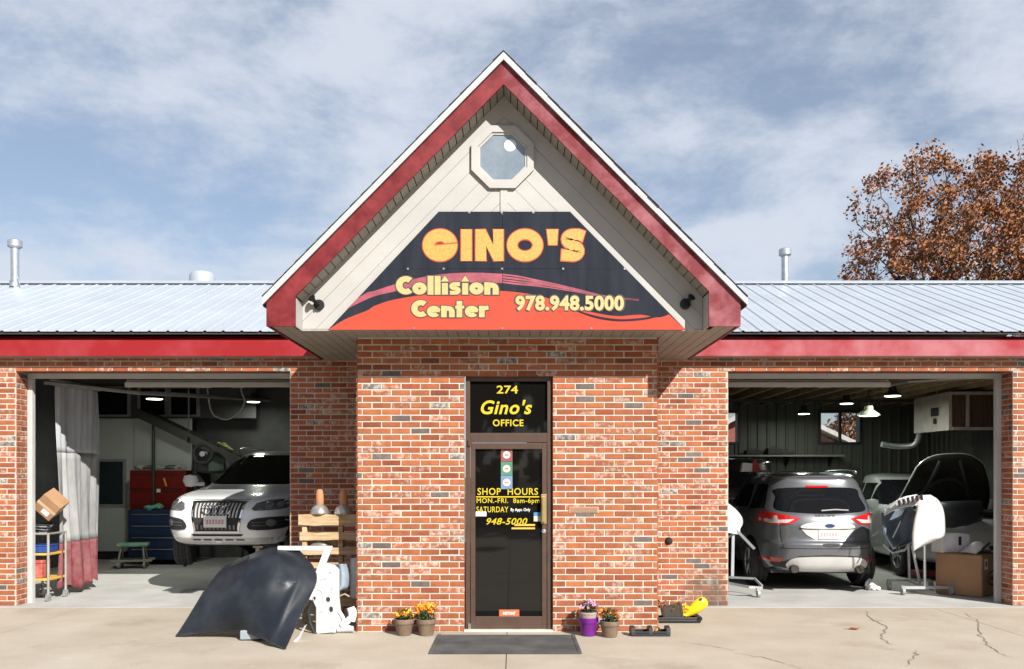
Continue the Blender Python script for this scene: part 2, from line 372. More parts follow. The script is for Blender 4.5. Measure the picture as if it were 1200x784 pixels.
mb = MB(); mb.bb(.60, .91, YF-.012, YF+.0, 1.245, 1.31)
for k in range(5): mb.bb(.615, .895, YF-.018, YF-.013, 1.252+k*.0115, 1.2575+k*.0115)
mb.build('wall_vent', mat('tan_vent', (.45, .28, .19), .7), owall)
EX0, EX1 = -8.3, 8.7
LO0, LO1, RO0, RO1, OZ = -6.227, -2.787, 2.712, 6.29, 2.955
ZW = 3.115
for nm, (x0, x1, o0, o1) in (('wing_wall', (EX0, BX0-.012, LO0, LO1)), ('wing_wall', (BX1+.012, EX1, RO0, RO1))):
    mb = MB(); T = .25
    mb.bb(x0, o0-.001, YR, YR+T, 0, OZ); mb.bb(o1+.001, x1, YR, YR+T, 0, OZ); mb.bb(x0, x1, YR, YR+T, OZ+.0, ZW+.25)
    wl = mb.build(nm, MORTAR, shop)
    brick_wall(wl, (0, YR, 0), (1, 0, 0), (0, -1, 0), x0, x1, .0, ZW, [(o0, o1, -1, OZ)], shift=.03)
    brick_wall(wl, (o0, 0, 0), (0, 1, 0), (1, 0, 0), YR, YR+T, 0, OZ, [])
    brick_wall(wl, (o1, 0, 0), (0, 1, 0), (-1, 0, 0), YR, YR+T, 0, OZ, [])
    fr = MB(); y0, y1 = YR+T+.003, YR+T+.07
    fr.bb(o0, o0+.066, y0, y1, 0, OZ-.068); fr.bb(o1-.066, o1, y0, y1, 0, OZ-.068); fr.bb(o0, o1, y0, y1, OZ-.066, OZ)
    fr.build('garage_door_frame', WHITE, shop)
# corner steel lintels
mb = MB(); mb.bb(LO0+.01, LO1-.01, YR+.02, YR+.24, OZ-.008, OZ-.001); mb.bb(RO0+.01, RO1-.01, YR+.02, YR+.24, OZ-.008, OZ-.001)
mb.build('lintel', mat('rusty_lintel', (.10, .05, .035), .8), shop)
# ---- office door
mb = MB(); f0, f1 = YF+.035, YF+.10
mb.bb(DX0+.003, DX0+.05, f0, f1, 0, DZ); mb.bb(DX1-.05, DX1-.003, f0, f1, 0, DZ); mb.bb(DX0+.05, DX1-.05, f0+.001, f1, DZ-.055, DZ)
mb.bb(DX0+.05, DX1-.05, f0+.001, f1, 1.985, 2.085)
dframe = mb.build('door_frame', BRONZE, shop, bevel=.004)
mb = MB(); mb.bb(DX0-.009, DX1+.009, YF-.02, YF+.10, .0, .018); mb.build('door_sill', mat('pale_concrete_sill', (.58, .53, .46), .8), shop)
mb = MB(); mb.bb(DX0+.045, DX1-.045, YF+.07, YF+.078, 2.08, DZ-.05)
tr = mb.build('transom_window', GLASSD, shop)
YELLOW = mat('yellow_vinyl', (.52, .40, .010), .5, var=.05)
S0 = F/(YF+.06)
def dt(px, py): return (px-600)/S0, 1.63+(558-py)/S0
mb = MB(); yt = YF+.067
for s, cx, cy, w_, h_, kw in (('274', 594.5, 456.5, 25, 9.5, dict(bold=.015)), ("Gino's", 593.5, 477, 60, 17, dict(bold=.022, shear=.25, space=1.08)), ('OFFICE', 595.5, 495.5, 36, 8, dict(bold=.022, space=1.1))):
    mb = MB(); x, z = dt(cx, cy); add_text(mb, s, x, z, w_/S0, h_/S0, yt, **kw); mb.build('lettering', YELLOW, tr, norm=False)
mb = MB(); d0, d1 = YF+.042, YF+.085; LX0, LX1 = DX0+.055, DX1-.055
door_z = 1.98
mb.bb(LX0, LX0+.05, d0, d1, .022, door_z); mb.bb(LX1-.05, LX1, d0, d1, .022, door_z); mb.bb(LX0+.05, LX1-.05, d0+.001, d1, .022, .15); mb.bb(LX0+.05, LX1-.05, d0+.001, d1, door_z-.065, door_z)
odoor = mb.build('office_door', BRONZE, shop, bevel=.004)
mb = MB(); mb.bb(LX0+.045, LX1-.045, YF+.07, YF+.078, .145, door_z-.06); mb.build('glass', GLASSD, odoor)
mb = MB()
for s, cx, cy, w_, h_, kw in (('SHOP  HOURS', 595, 576, 71, 8.2, dict(bold=.012, space=1.1)), ('MON.-FRI.  8am-6pm', 595.5, 587.5, 74, 7.5, dict(bold=.012, space=1.1)), ('SATURDAY', 577, 597, 37.5, 6.8, dict(bold=.012, space=1.1)),
                              ('948-5000', 594, 611, 48, 7.8, dict(bold=.015, shear=.28, space=1.08))):
    mb = MB(); x, z = dt(cx, cy); add_text(mb, s, x, z, w_/S0, h_/S0, yt, **kw); mb.build('lettering', YELLOW, odoor, norm=False)
mb = MB(); x0, z0 = dt(558, 581.6); x1, z1 = dt(632, 583); mb.add([(x0, yt, z0), (x1, yt, z0), (x1, yt, z1), (x0, yt, z1)], [(0, 1, 2, 3)])
mb.build('underline', YELLOW, odoor, norm=False)
def decal(parent, m, polys, y, name):
    q = MB()
    for p in polys: q.add([(dt(a, b)[0], y, dt(a, b)[1]) for a, b in p], [tuple(range(len(p)))])
    return q.build(name, m, parent, norm=False)
rect = lambda a, b, c, d: [(a, d), (c, d), (c, b), (a, b)]
circ = lambda x, y, r, n=16: [(x+r*math.cos(-2*math.pi*k/n), y+r*math.sin(-2*math.pi*k/n)) for k in range(n)]
PAPER = mat('white_paper', (.75, .75, .73), .6, var=.04)
mb = MB(); x, z = dt(610, 597.8); add_text(mb, 'By Appt. Only', x, z, 23/S0, 4.6/S0, yt, bold=.01); mb.build('lettering', PAPER, odoor, norm=False)
for m_, y0_ in ((mat('red_sticker', (.24, .075, .07), .4), 525), (mat('green_sticker', (.075, .20, .13), .4), 541.2), (mat('blue_sticker', (.14, .22, .36), .4), 557.4)):
    st = decal(odoor, m_, [rect(587, y0_, 600.5, y0_+15.8)], yt, 'sticker')
    decal(st, mat('cream_sticker', (.65, .58, .50), .5), [circ(593.7, y0_+8, 4.4)], yt-.0012, 'emblem')
    decal(st, mat('brown_print', (.30, .20, .14), .5), [rect(591.5, y0_+7.2, 596, y0_+9)], yt-.0024, 'print')
decal(odoor, PAPER, [rect(557.5, 599.5, 570, 605)], yt-.0015, 'note')
decal(odoor, mat('amber_tape', (.62, .38, .06), .5), [rect(603, 614.2, 627, 616.4), rect(599.5, 618.2, 627, 620.2)], yt, 'tape')
decal(odoor, mat('sticker_blue', (.08, .22, .42), .4), [rect(625.5, 600.5, 635.5, 605)], yt, 'sticker')
decal(odoor, mat('sticker_cream', (.55, .50, .40), .4), [rect(625.5, 605, 635.5, 611)], yt, 'sticker')
decal(odoor, mat('sticker_orange', (.55, .13, .05), .5), [rect(585, 714.5, 608.5, 723)], yt, 'sticker')
mb = MB(); x, z = dt(596.8, 718.8); add_text(mb, 'INSTANT', x, z, 15/S0, 3.6/S0, yt-.0015, bold=.03); mb.build('lettering', PAPER, odoor, norm=False)
hd = MB(); xh = LX1-.03
hd.bb(xh-.03, xh+.028, d0-.008, d0-.001, 1.13, 1.44); hd.bb(xh-.02, xh+.018, d0-.05, d0-.03, 1.15, 1.42); hd.bb(xh-.01, xh+.01, d0-.031, d0-.007, 1.17, 1.20); hd.bb(xh-.01, xh+.01, d0-.031, d0-.007, 1.37, 1.40)
hd.build('handle', mat('brass', (.62, .46, .22), .35, .8, var=.05), odoor, bevel=.003)
hd = MB(); hd.lathe([(.0, .0), (.022, .0), (.022, .012), (.0, .016)], 16, M=Matrix.Translation((xh, d0, 1.05)) @ Matrix.Rotation(R(90), 4, 'X')); hd.build('lock', STEEL, odoor, True)
for a, z0_, z1_ in ((.07, 1.95, 2.01), (.06, .02, .08)): hd = MB(); hd.bb(DX0+.03, DX0+a, f0-.02, f0-.001, z0_, z1_); hd.build('pivot', BRONZE if z0_ > 1 else STEEL, dframe)
# ---- entrance gable
XP, ZP, XL, XR2 = -.08, 5.705, -2.40, 2.262      # peak and eave tips in the rake plane
SLL, SLR = (ZP-3.345)/(XP-XL), (ZP-3.345)/(XR2-XP)
YP, YW = 8.39, 8.67
def roofz(x, off=0): return ZP-off-(SLL*(XP-x) if x < XP else SLR*(x-XP))
for sgn, xe, xb, xi, sl in ((-1, XL, -2.366, -2.087, SLL), (1, XR2, 2.202, 1.898, SLR)):
    q = MB()   # red rake fascia with its boxed foot
    q.prism([(XP, ZP-.072), (XP, ZP-.30), (xi, roofz(xi, .30)), (xi, ZS-.012), (xb, ZS-.012), (xb, roofz(xb, .072))], YP, YP+.025)
    q.prism([(xb, ZS-.011), (xb, roofz(xb, .09)), (xb-sgn*.02, roofz(xb, .09)), (xb-sgn*.02, ZS-.011)], YP+.026, YR-.12)
    q.build('rake_fascia', FASCIA_L if sgn < 0 else FASCIA_LR, shop)
    q = MB(); q.prism([(XP, ZP), (XP, ZP-.070), (xe, roofz(xe, .070)), (xe, roofz(xe, 0))], YP-.03, YP+.0)
    q.prism([(XP, ZP-.052), (XP, ZP-.076), (xe, roofz(xe, .076)), (xe, roofz(xe, .052))], YP-.038, YP-.031)
    q.build('rake_trim', WHITE, shop)
    rf = MB(); rf.prism([(XP, ZP+.004), (XP, ZP-.08), (xe, roofz(xe, .08)), (xe, roofz(xe, -.004))], YP+.002, 14.6)
    rf = rf.build('gable_roof', SHINGLE, shop)
    n = 22; dlx = (xe-XP)/n
    for k in range(n):
        xa, xb2 = XP+dlx*k, XP+dlx*(k+1)
        q = MB(); j = random.uniform(0, .012)
        q.prism([(xa, roofz(xa)+.006), (xa, roofz(xa)+.010), (xb2, roofz(xb2)+.017), (xb2, roofz(xb2)+.006)], YP-.036-j, 14.62)
        q.build('shingle_course', SHINGLE, rf)
    # soffit boards under the rake
    ns = 30; x = XP; st_ = (xi-XP)/ns
    for k in range(ns):
        a, b = XP+st_*k+.004*sgn, XP+st_*(k+1)-.004*sgn
        q = MB(); q.prism([(a, roofz(a, .300)), (a, roofz(a, .288)), (b, roofz(b, .288)), (b, roofz(b, .300))], YP+.026, YW+.02)
        q.build('soffit_board', SOFFIT, shop)
    q = MB(); q.bb(min(xi, xi+sgn*.012), max(xi, xi+sgn*.012), YP+.026, YW+.02, ZS-.008, roofz(xi, .31)); q.build('return_board', SIDING, shop)
# white gable face of slanting boards
mb = MB(); mb.prism([(XP, ZP-.29), (-2.09, roofz(-2.09, .29)), (-2.09, ZS-.004), (1.90, ZS-.004), (1.90, roofz(1.90, .29))], YW+.014, YW+.03)
gface = mb.build('gable_face', mat('siding_shadow_gap', (.30, .27, .23), .8), shop)
for sgn in (-1, 1):
    sl = SLL if sgn < 0 else SLR
    full = [(XP, ZP-.295), (-2.085 if sgn < 0 else 1.895, roofz(-2.085 if sgn < 0 else 1.895, .295)), (-2.085 if sgn < 0 else 1.895, ZS-.008), (XP, ZS-.008)]
    bw = .205; k = 0
    while k*bw < 3.3:
        p = clip_poly(full, sgn*sl, 1, -(sgn*sl*XP+ZP-.295-(k+1)*bw+.004)); p = clip_poly(p, -sgn*sl, -1, sgn*sl*XP+ZP-.295-k*bw-.0) if p else p
        if len(p) > 2:
            q = MB(); q.prism(p, YW+random.uniform(-.001, .001), YW+.013); q.build('siding_board', SIDING, gface)
        k += 1
q = MB(); q.bb(XP-.035, XP+.035, YW-.012, YW-.002, 4.26, 4.50); q.build('trim_strip', SIDING, gface)
# flat soffit boards round the entrance
nb = 43; x0_, x1_ = -2.34, 2.18; wd_ = (x1_-x0_)/nb
for k in range(nb):
    a, b = x0_+k*wd_+.003, x0_+(k+1)*wd_-.003
    for (ya, yb) in ([(YP+.028 if (b < -2.09 or a > 1.90) else YW+.0, YF-.002)] if (a > BX0-.02 and b < BX1+.02) else [(YP+.028 if (b < -2.09 or a > 1.90) else YW+.0, YR-.002)]):
        q = MB(); q.bb(a, b, ya, yb, ZS, ZS+.012); q.build('soffit_board', SOFFIT, shop)
q = MB(); q.bb(x0_, x1_, YW+.031, YR+.1, ZS+.014, ZS+.03); q.build('soffit_backing', mat('dark_soffit_gap', (.06, .05, .04), .9), shop)
# octagonal window
def ngon(cx, cz, r, n=8, a0=math.pi/8): return [(cx+r*math.cos(a0+2*math.pi*k/n), cz+r*math.sin(a0+2*math.pi*k/n)) for k in range(n)]
wx, wz = SX(589, YW), SZ(185, YW)
def ringprism(q, cx, cz, r0, r1, ya, yb, n=8):
    o = ngon(cx, cz, r1, n); i = ngon(cx, cz, r0, n)
    vs = [(p[0], y, p[1]) for y in (ya, yb) for p in o+i]
    fs = []
    for k in range(n):
        l = (k+1) % n
        fs += [(k, l, n+l, n+k), (2*n+k, 3*n+k, 3*n+l, 2*n+l), (k, 2*n+k, 2*n+l, l), (n+k, n+l, 3*n+l, 3*n+k)]
    q.add(vs, fs)
q = MB(); ringprism(q, wx, wz, .265, .335, YW-.035, YW-.002); ringprism(q, wx, wz, .240, .268, YW-.022, YW-.001)
ow = q.build('octagonal_window', SIDING, shop)
q = MB(); q.prism(ngon(wx, wz, .245), YW-.012, YW-.006); q.build('pane', mat('sky_tinted_pane', (.15, .19, .23), .08, vs=5, col2=(.22, .26, .30), spec=.8), ow)  # pale sky reflection is put into the pane's base colour
q = MB(); q.lathe([(0, .010), (.035, .007), (.06, 0)], 20, M=Matrix.Translation((wx+.075, YW-.012, wz+.12)) @ Matrix.Rotation(R(90), 4, 'X')); q.build('pale_disc', mat('white_disc', (.78, .78, .76), .3, var=0), ow, True)  # low white disc standing proud of the pane
# ---- wings: ribbed white metal roofs
YE, ZE, SLM, YRG = 10.69, 3.405, .387, 14.25
def mz(y): return ZE+SLM*(y-YE)
rib = .2265
for nm, x0, x1 in (('metal_roof', EX0-.25, -1.0), ('metal_roof', 1.0, EX1+.25)):
    q = MB(); q.prism([(YE+.02, mz(YE)-.03), (YE+.02, mz(YE)-.01), (YRG, mz(YRG)-.01), (18.0, mz(YRG)-SLM*3.75-.01), (18.0, mz(YRG)-SLM*3.75-.03), (YRG, mz(YRG)-.03)], x0, x1, 'X')
    mr = q.build(nm, mat('roof_deck', (.05, .04, .04), .9), shop)
    x = x0
    while x < x1-.05:
        xe = min(x+rib*4, x1); q = MB(); xs = []
        kx = x
        while kx < xe-.01:
            for d_, h_ in ((0, 0), (.014, .014), (.034, .014), (.048, 0), (.12, .0), (.13, .004), (.145, 0)):
                if kx+d_ <= xe: xs.append((kx+d_, h_))
            kx += rib
        xs.append((xe, 0))
        for ya, yb, sg in ((YE, YRG+.003, 1), (YRG-.003, 18.0, -1)):
            za, zb = (mz(ya), mz(yb)) if sg > 0 else (mz(YRG), mz(YRG)-SLM*(18-YRG))
            q.add([(a, ya, za+h) for a, h in xs]+[(a, yb, zb+h) for a, h in xs], [(i, i+1, i+1+len(xs), i+len(xs)) for i in range(len(xs)-1)])
        q.build('roof_panel', METROOF, mr, solid=.003); x = xe
    q = MB(); q.prism([(YRG-.17, mz(YRG)-.035), (YRG, mz(YRG)+.035), (YRG+.17, mz(YRG)-.035), (YRG+.17, mz(YRG)-.025), (YRG, mz(YRG)+.047), (YRG-.17, mz(YRG)-.025)], x0-.02, x1+.02, 'X')
    q.build('ridge_cap', METROOF, mr)
    q = MB(); fx0, fx1 = (EX0-.2, -1.9) if x0 < 0 else (1.8, EX1+.2)
    zt = ZE-.035
    q.prism([(YR-.155, 3.112), (YR-.160, 3.12), (YR-.175, 3.30), (YR-.135, 3.335), (YR-.10, zt), (YR-.02, zt), (YR-.02, 3.125)], fx0, fx1, 'X')
    q.build('eave_fascia', FASCIA_E if x0 < 0 else FASCIA_ER, shop)
    q = MB(); q.bb(fx0, fx1, YR-.15, YR-.001, 3.117, 3.124); q.build('eave_soffit', SOFFIT, shop)
roofs = [o for o in bpy.data.objects if o.name.startswith('metal_roof')]
def pipe(parent, px, ptop, Y, r, cap, base=None):
    X = SX(px, Y); zt = SZ(ptop, Y); zb = (mz(Y) if Y < YRG else mz(2*YRG-Y))-.05
    q = MB(); q.tube([(X, Y, zb), (X, Y, zt-.05)], r, 18)
    if cap: q.lathe([(r*1.1, -.14), (r*1.75, -.11), (r*1.75, -.02), (r*1.2, .0), (0, .005)], 18, M=Matrix.Translation((X, Y, zt)))
    else: q.lathe([(r*1.06, -.35), (r*1.06, -.05), (r*.9, .0), (0, .02)], 20, M=Matrix.Translation((X, Y, zt)))
    q.lathe([(r*1.35, 0), (r*1.15, .06)], 18, M=Matrix.Translation((X, Y, zb+.05)))
    return q.build('vent_pipe', GALV if cap else METROOF, parent, True)
pipe(roofs[0], 17.5, 281, 13.9, .062, True); pipe(roofs[0], 237, 320, 15.0, .20, False); pipe(roofs[1], 920, 291, 14.5, .058, True)
q = MB(); X = SX(17.5, 13.9); q.tube([(X+.03, 13.9, 4.86), (X+.15, 13.8, 4.60)], .007, 6); q.build('vent_brace', GALV, roofs[0])
# ---- bay interiors
IN_L = mat('dark_bay_wall', (.085, .085, .085), .8, var=.2, vs=2)
IN_R = mat('grey_green_ribbed_wall', (.085, .09, .078), .55, var=.10, vs=1.2)
CEIL = mat('dark_ceiling', (.08, .07, .055), .9, var=.2)
YB = 17.42
q = MB(); q.bb(EX0, -2.1, YB, YB+.15, 0, 3.6); q.bb(EX0, EX0+.15, YR+.26, YB, 0, 3.5); q.bb(-2.35, -2.2, YR+.26, YB-.001, 0, 3.4); q.build('bay_wall', IN_L, shop)
# right bay back wall with window openings
WZ0, WZ1 = SZ(518, YB), SZ(483.5, YB)
wins = [(SX(838, YB), SX(864.5, YB)), (SX(961, YB), SX(1007.5, YB))]
def ribbed(q, a0, a1, z0, z1, fn, pitch=.19):
    xs = []; x = a0
    while x < a1-.001:
        for d_, h_ in ((0, 0), (.018, .022), (.05, .022), (.068, 0)):
            if x+d_ < a1: xs.append((x+d_, h_))
        x += pitch
    xs.append((a1, 0)); n = len(xs)
    q.add([fn(a, h, z0) for a, h in xs]+[fn(a, h, z1) for a, h in xs], [(i, i+1, i+1+n, i+n) for i in range(n-1)])
q = MB(); bfn = lambda a, h, z: (a, YB-h, z)
segs = [(.45, wins[0][0]), (wins[0][1], wins[1][0]), (wins[1][1], 8.6)]
for a, b in segs: ribbed(q, a, b, 0, 3.4, bfn)
for a, b in wins: ribbed(q, a, b, 0, WZ0, bfn); ribbed(q, a, b, WZ1, 3.4, bfn)
ribbed(q, YR+.26, YB, 0, 3.4, lambda a, h, z: (8.35-h, a, z)); ribbed(q, YR+.26, 15.0, 0, 3.4, lambda a, h, z: (2.22+h, a, z)); ribbed(q, 15.0, YB, 0, 3.4, lambda a, h, z: (.45+h, a, z)); ribbed(q, .45, 2.22, 0, 3.4, lambda a, h, z: (a, 15.0+h, z))
bw_ = q.build('bay_wall', IN_R, shop, norm=False)
DARKFR = mat('dark_window_frame', (.03, .03, .03), .5)
gl = bpy.data.materials.new('clear_glass'); gl.use_nodes = True; t_ = gl.node_tree; t_.nodes.clear()
o_ = t_.nodes.new('ShaderNodeOutputMaterial'); mxs = t_.nodes.new('ShaderNodeMixShader'); a_ = t_.nodes.new('ShaderNodeBsdfTransparent'); b_ = t_.nodes.new('ShaderNodeBsdfGlossy'); b_.inputs['Roughness'].default_value = .02
a_.inputs[0].default_value = (.86, .88, .88, 1); mxs.inputs[0].default_value = .07
t_.links.new(a_.outputs[0], mxs.inputs[1]); t_.links.new(b_.outputs[0], mxs.inputs[2]); t_.links.new(mxs.outputs[0], o_.inputs[0])
for a, b in wins:
    q = MB(); t = .05; mid = (a+b)/2
    q.bb(a-.04, b+.04, YB-.03, YB+.04, WZ1, WZ1+t); q.bb(a-.04, b+.04, YB-.03, YB+.04, WZ0-t, WZ0); q.bb(a-.04, a+.01, YB-.03, YB+.04, WZ0+.001, WZ1-.001); q.bb(b-.01, b+.04, YB-.03, YB+.04, WZ0+.001, WZ1-.001); q.bb(mid-.025, mid+.025, YB-.02, YB+.03, WZ0+.002, WZ1-.002)
    wf = q.build('window', DARKFR, shop)
    q = MB(); q.bb(a, b, YB+.005, YB+.012, WZ0, WZ1); q.build('pane', gl, wf)
q = MB(); q.bb(EX0, -2.0, YR+.26, YB, 3.42, 3.46); q.build('ceiling', CEIL, shop)
q = MB(); q.bb(.3, 8.6, YR+.26, YB, 3.13, 3.17); q.build('ceiling', CEIL, shop)
q = MB(); q.bb(EX0-.1, -2.0, YB+.16, YB+.3, 0, 3.75); q.bb(.3, wins[0][0], YB+.05, YB+.2, 0, 3.75); q.bb(wins[0][1], wins[1][0], YB+.05, YB+.2, 0, 3.75); q.bb(wins[1][1], EX1, YB+.05, YB+.2, 0, 3.75)
for a, b in wins: q.bb(a, b, YB+.05, YB+.2, 0, WZ0); q.bb(a, b, YB+.05, YB+.2, WZ1, 3.75)
q.bb(EX0-.12, EX0-.01, YR+.0, YB+.3, 0, 3.6); q.bb(EX1-.12, EX1, YR+.3, YB+.3, 0, 3.6)
q.build('outer_wall', mat('outer_block_wall', (.35, .33, .30), .9), shop)
JW = mat('joist_wood', (.36, .27, .15), .8, var=.15)
for k in range(15):
    x = 2.55+k*.4
    q = MB(); q.bb(x, x+.05, YR+.3, YB-.03, 3.04, 3.128); q.build('ceiling_joist', JW, shop)
q = MB(); q.bb(2.3, 8.3, 15.9, 15.98, 2.98, 3.035); q.build('ceiling_beam', mat('dark_beam', (.05, .045, .04), .8), shop)
# raised overhead doors and their tracks
DOORP = mat('greige_door_panel', (.42, .40, .37), .5, var=.05)
for x0, x1 in ((LO0+1.15, LO1-.02), (RO0+.02, RO0+2.25)):
    q = MB(); q.bb(x0, x1, 11.42, 11.47, 2.80, 2.86)
    od = q.build('overhead_door', DOORP, shop)
    y, z = 11.48, 2.87
    for k in range(4):
        q = MB(); rt = Matrix.Rotation(R(9), 3, 'X'); q.box(((x0+x1)/2, y+.25, z+.045+k*.08), (x1-x0, .5, .045), 0, rt); q.box(((x0+x1)/2, y+.05, z-.01+k*.08), (x1-x0-.05, .05, .03), 0, rt)
        q.build('door_section', DOORP, od); y += .5
    q = MB(); q.tube([(x0+.4, 11.6, 2.83), (x0+1.0, 11.62, 2.835)], .012, 6); q.bb(x0+.9, x0+1.1, 11.5, 11.56, 2.80, 2.83); q.bb(x1-.9, x1-.75, 11.5, 11.56, 2.80, 2.83); q.build('door_hardware', STEEL, od)
q = MB(); q.tube([(LO0+.1, 11.4, 2.86), (LO0+1.0, 12.2, 2.80), (LO0+2.2, 14.5, 2.9)], .03, 6); q.build('door_track', mat('dull_track_steel', (.18, .18, .17), .5, .5), shop)
q = MB(); q.tube([(RO0+2.2, 11.5, 2.82), (RO0+2.6, 11.7, 2.9), (RO1-.1, 11.4, 2.93)], .025, 6)
q.build('door_track', mat('dull_track_steel', (.18, .18, .17), .5, .5), shop)
# ------------------------------------------------------------------ gable sign
YS = 8.635
def sg(px, py): return (SX(px, YS), SZ(py, YS))
sign = thing('gable_sign', 'black and coral trapezoid sign reading GINO\'S Collision Center over the office door', 'sign', (0, YS, ZS))
NAVY = mat('faded_black_sign', (.018, .021, .029), .85, spec=.08, vs=1.5, col2=(.027, .030, .040), stretch=(6, 1, .7))
CORAL = mat('coral_red_sign', (.45, .062, .036), .7, spec=.2, var=.05, vs=2)
PINK = mat('faded_pink_swoosh', (.30, .065, .09), .5, var=.22, vs=9)
CREAM = mat('cream_yellow_letters', (.47, .37, .155), .5, var=.06, vs=25)
GOLD = mat('golden_letters', (.48, .28, .06), .5, var=.16, vs=40)
REDL = mat('red_letter_outline', (.44, .055, .025), .5, var=.08)
DARKL = mat('dark_letter_outline', (.06, .045, .05), .5, var=0)
tl, tr_, bl, br_ = (514, 248), (668, 248), (384, 386.8), (804, 386.8)
def lerp(a, b, t): return (a[0]+(b[0]-a[0])*t, a[1]+(b[1]-a[1])*t)
ts = (315-248)/(386.8-248); ml, mr_ = lerp(tl, bl, ts), lerp(tr_, br_, ts); mc = 588.5
for poly in ([tl, (mc, 248), (mc, 314.7), ml], [(mc+.4, 248), tr_, mr_, (mc+.4, 314.7)], [(ml[0], 315.1), (mc, 315.1), (mc, 386.8), bl], [(mc+.4, 315.1), (mr_[0], 315.1), br_, (mc+.4, 386.8)]):
    q = MB(); q.prism([sg(*p) for p in poly], YS, YS+.012); q.build('sign_panel', NAVY, sign)
def band(top, bot, y, m, name):
    a = smooth_pts(top, n=8); b = smooth_pts(bot, n=8); n = min(len(a), len(b)); a = [a[int(i*(len(a)-1)/(n-1))] for i in range(n)]; b = [b[int(i*(len(b)-1)/(n-1))] for i in range(n)]
    q = MB(); q.add([(sg(*p)[0], y, sg(*p)[1]) for p in a+b], [(i, i+n, i+n+1, i+1) for i in range(n-1)])
    return q.build(name, m, sign, norm=False)
Z_ = lambda u, v: (440+u/3.871, 310+v/3.871)
band([bl, (405, 374), (430, 364), Z_(0, 186), Z_(100, 156), Z_(300, 127), Z_(450, 119), Z_(575, 120), Z_(700, 134), Z_(800, 158), Z_(920, 198), Z_(1010, 222), Z_(1100, 234), Z_(1200, 228), (771, 372), (784, 368.5)],
     [bl, (405, 386.6), (430, 386.6), (440, 386.6), (466, 386.6), (517, 386.6), (556, 386.6), (588, 386.6), (620, 386.6), (647, 386.6), (678, 386.6), (701, 386.6), (724, 386.6), (750, 386.6), (790, 386.6), (803.5, 386.6)], YS-.0015, CORAL, 'coral_field')
band([(418, 350.5), (430, 343), Z_(0, 118), Z_(80, 92), Z_(200, 60), Z_(320, 42), Z_(450, 37), Z_(575, 42)], [(407, 362), (425, 353), Z_(0, 143), Z_(80, 124), Z_(200, 98), Z_(320, 85), Z_(450, 82), Z_(575, 85)], YS-.0015, PINK, 'swoosh')
for a, b in (((42, 60), (49, 66)), ((53, 69), (62, 78)), ((66, 80), (73, 86)), ((76, 87), (84, 94))):
    o = a[0]-42; end = 158+o*.12
    band([Z_(577, a[0]), Z_(650, a[0]+9), Z_(760, 74+o*.62), Z_(900, 106+o*.38), Z_(1040, 140+o*.2), Z_(1195, end)], [Z_(577, b[0]), Z_(650, b[0]+9), Z_(760, 78+(o+7)*.62), Z_(900, 109+(o+6)*.38), Z_(1040, 142+(o+5)*.2), Z_(1195, end+2.5)], YS-.0015, PINK, 'swoosh')
band([Z_(860, 186), Z_(940, 216), Z_(1020, 237), Z_(1110, 248), Z_(1200, 243), (764, 370.5), (780, 366)], [Z_(860, 190), Z_(940, 224), Z_(1020, 248), Z_(1110, 258), Z_(1200, 253), (764, 373), (782, 368.5)], YS-.003, NAVY, 'swoosh')
q = MB()
for px, py in ((478, 315), (520, 315), (588.5, 315), (660, 315), (732, 315), (588.5, 385), (485, 385), (693, 385), (550, 249), (588, 249), (625, 249)):
    x, z = sg(px, py); q.box((x, YS-.003, z), (.018, .005, .018))
q.build('screw', STEEL, sign)
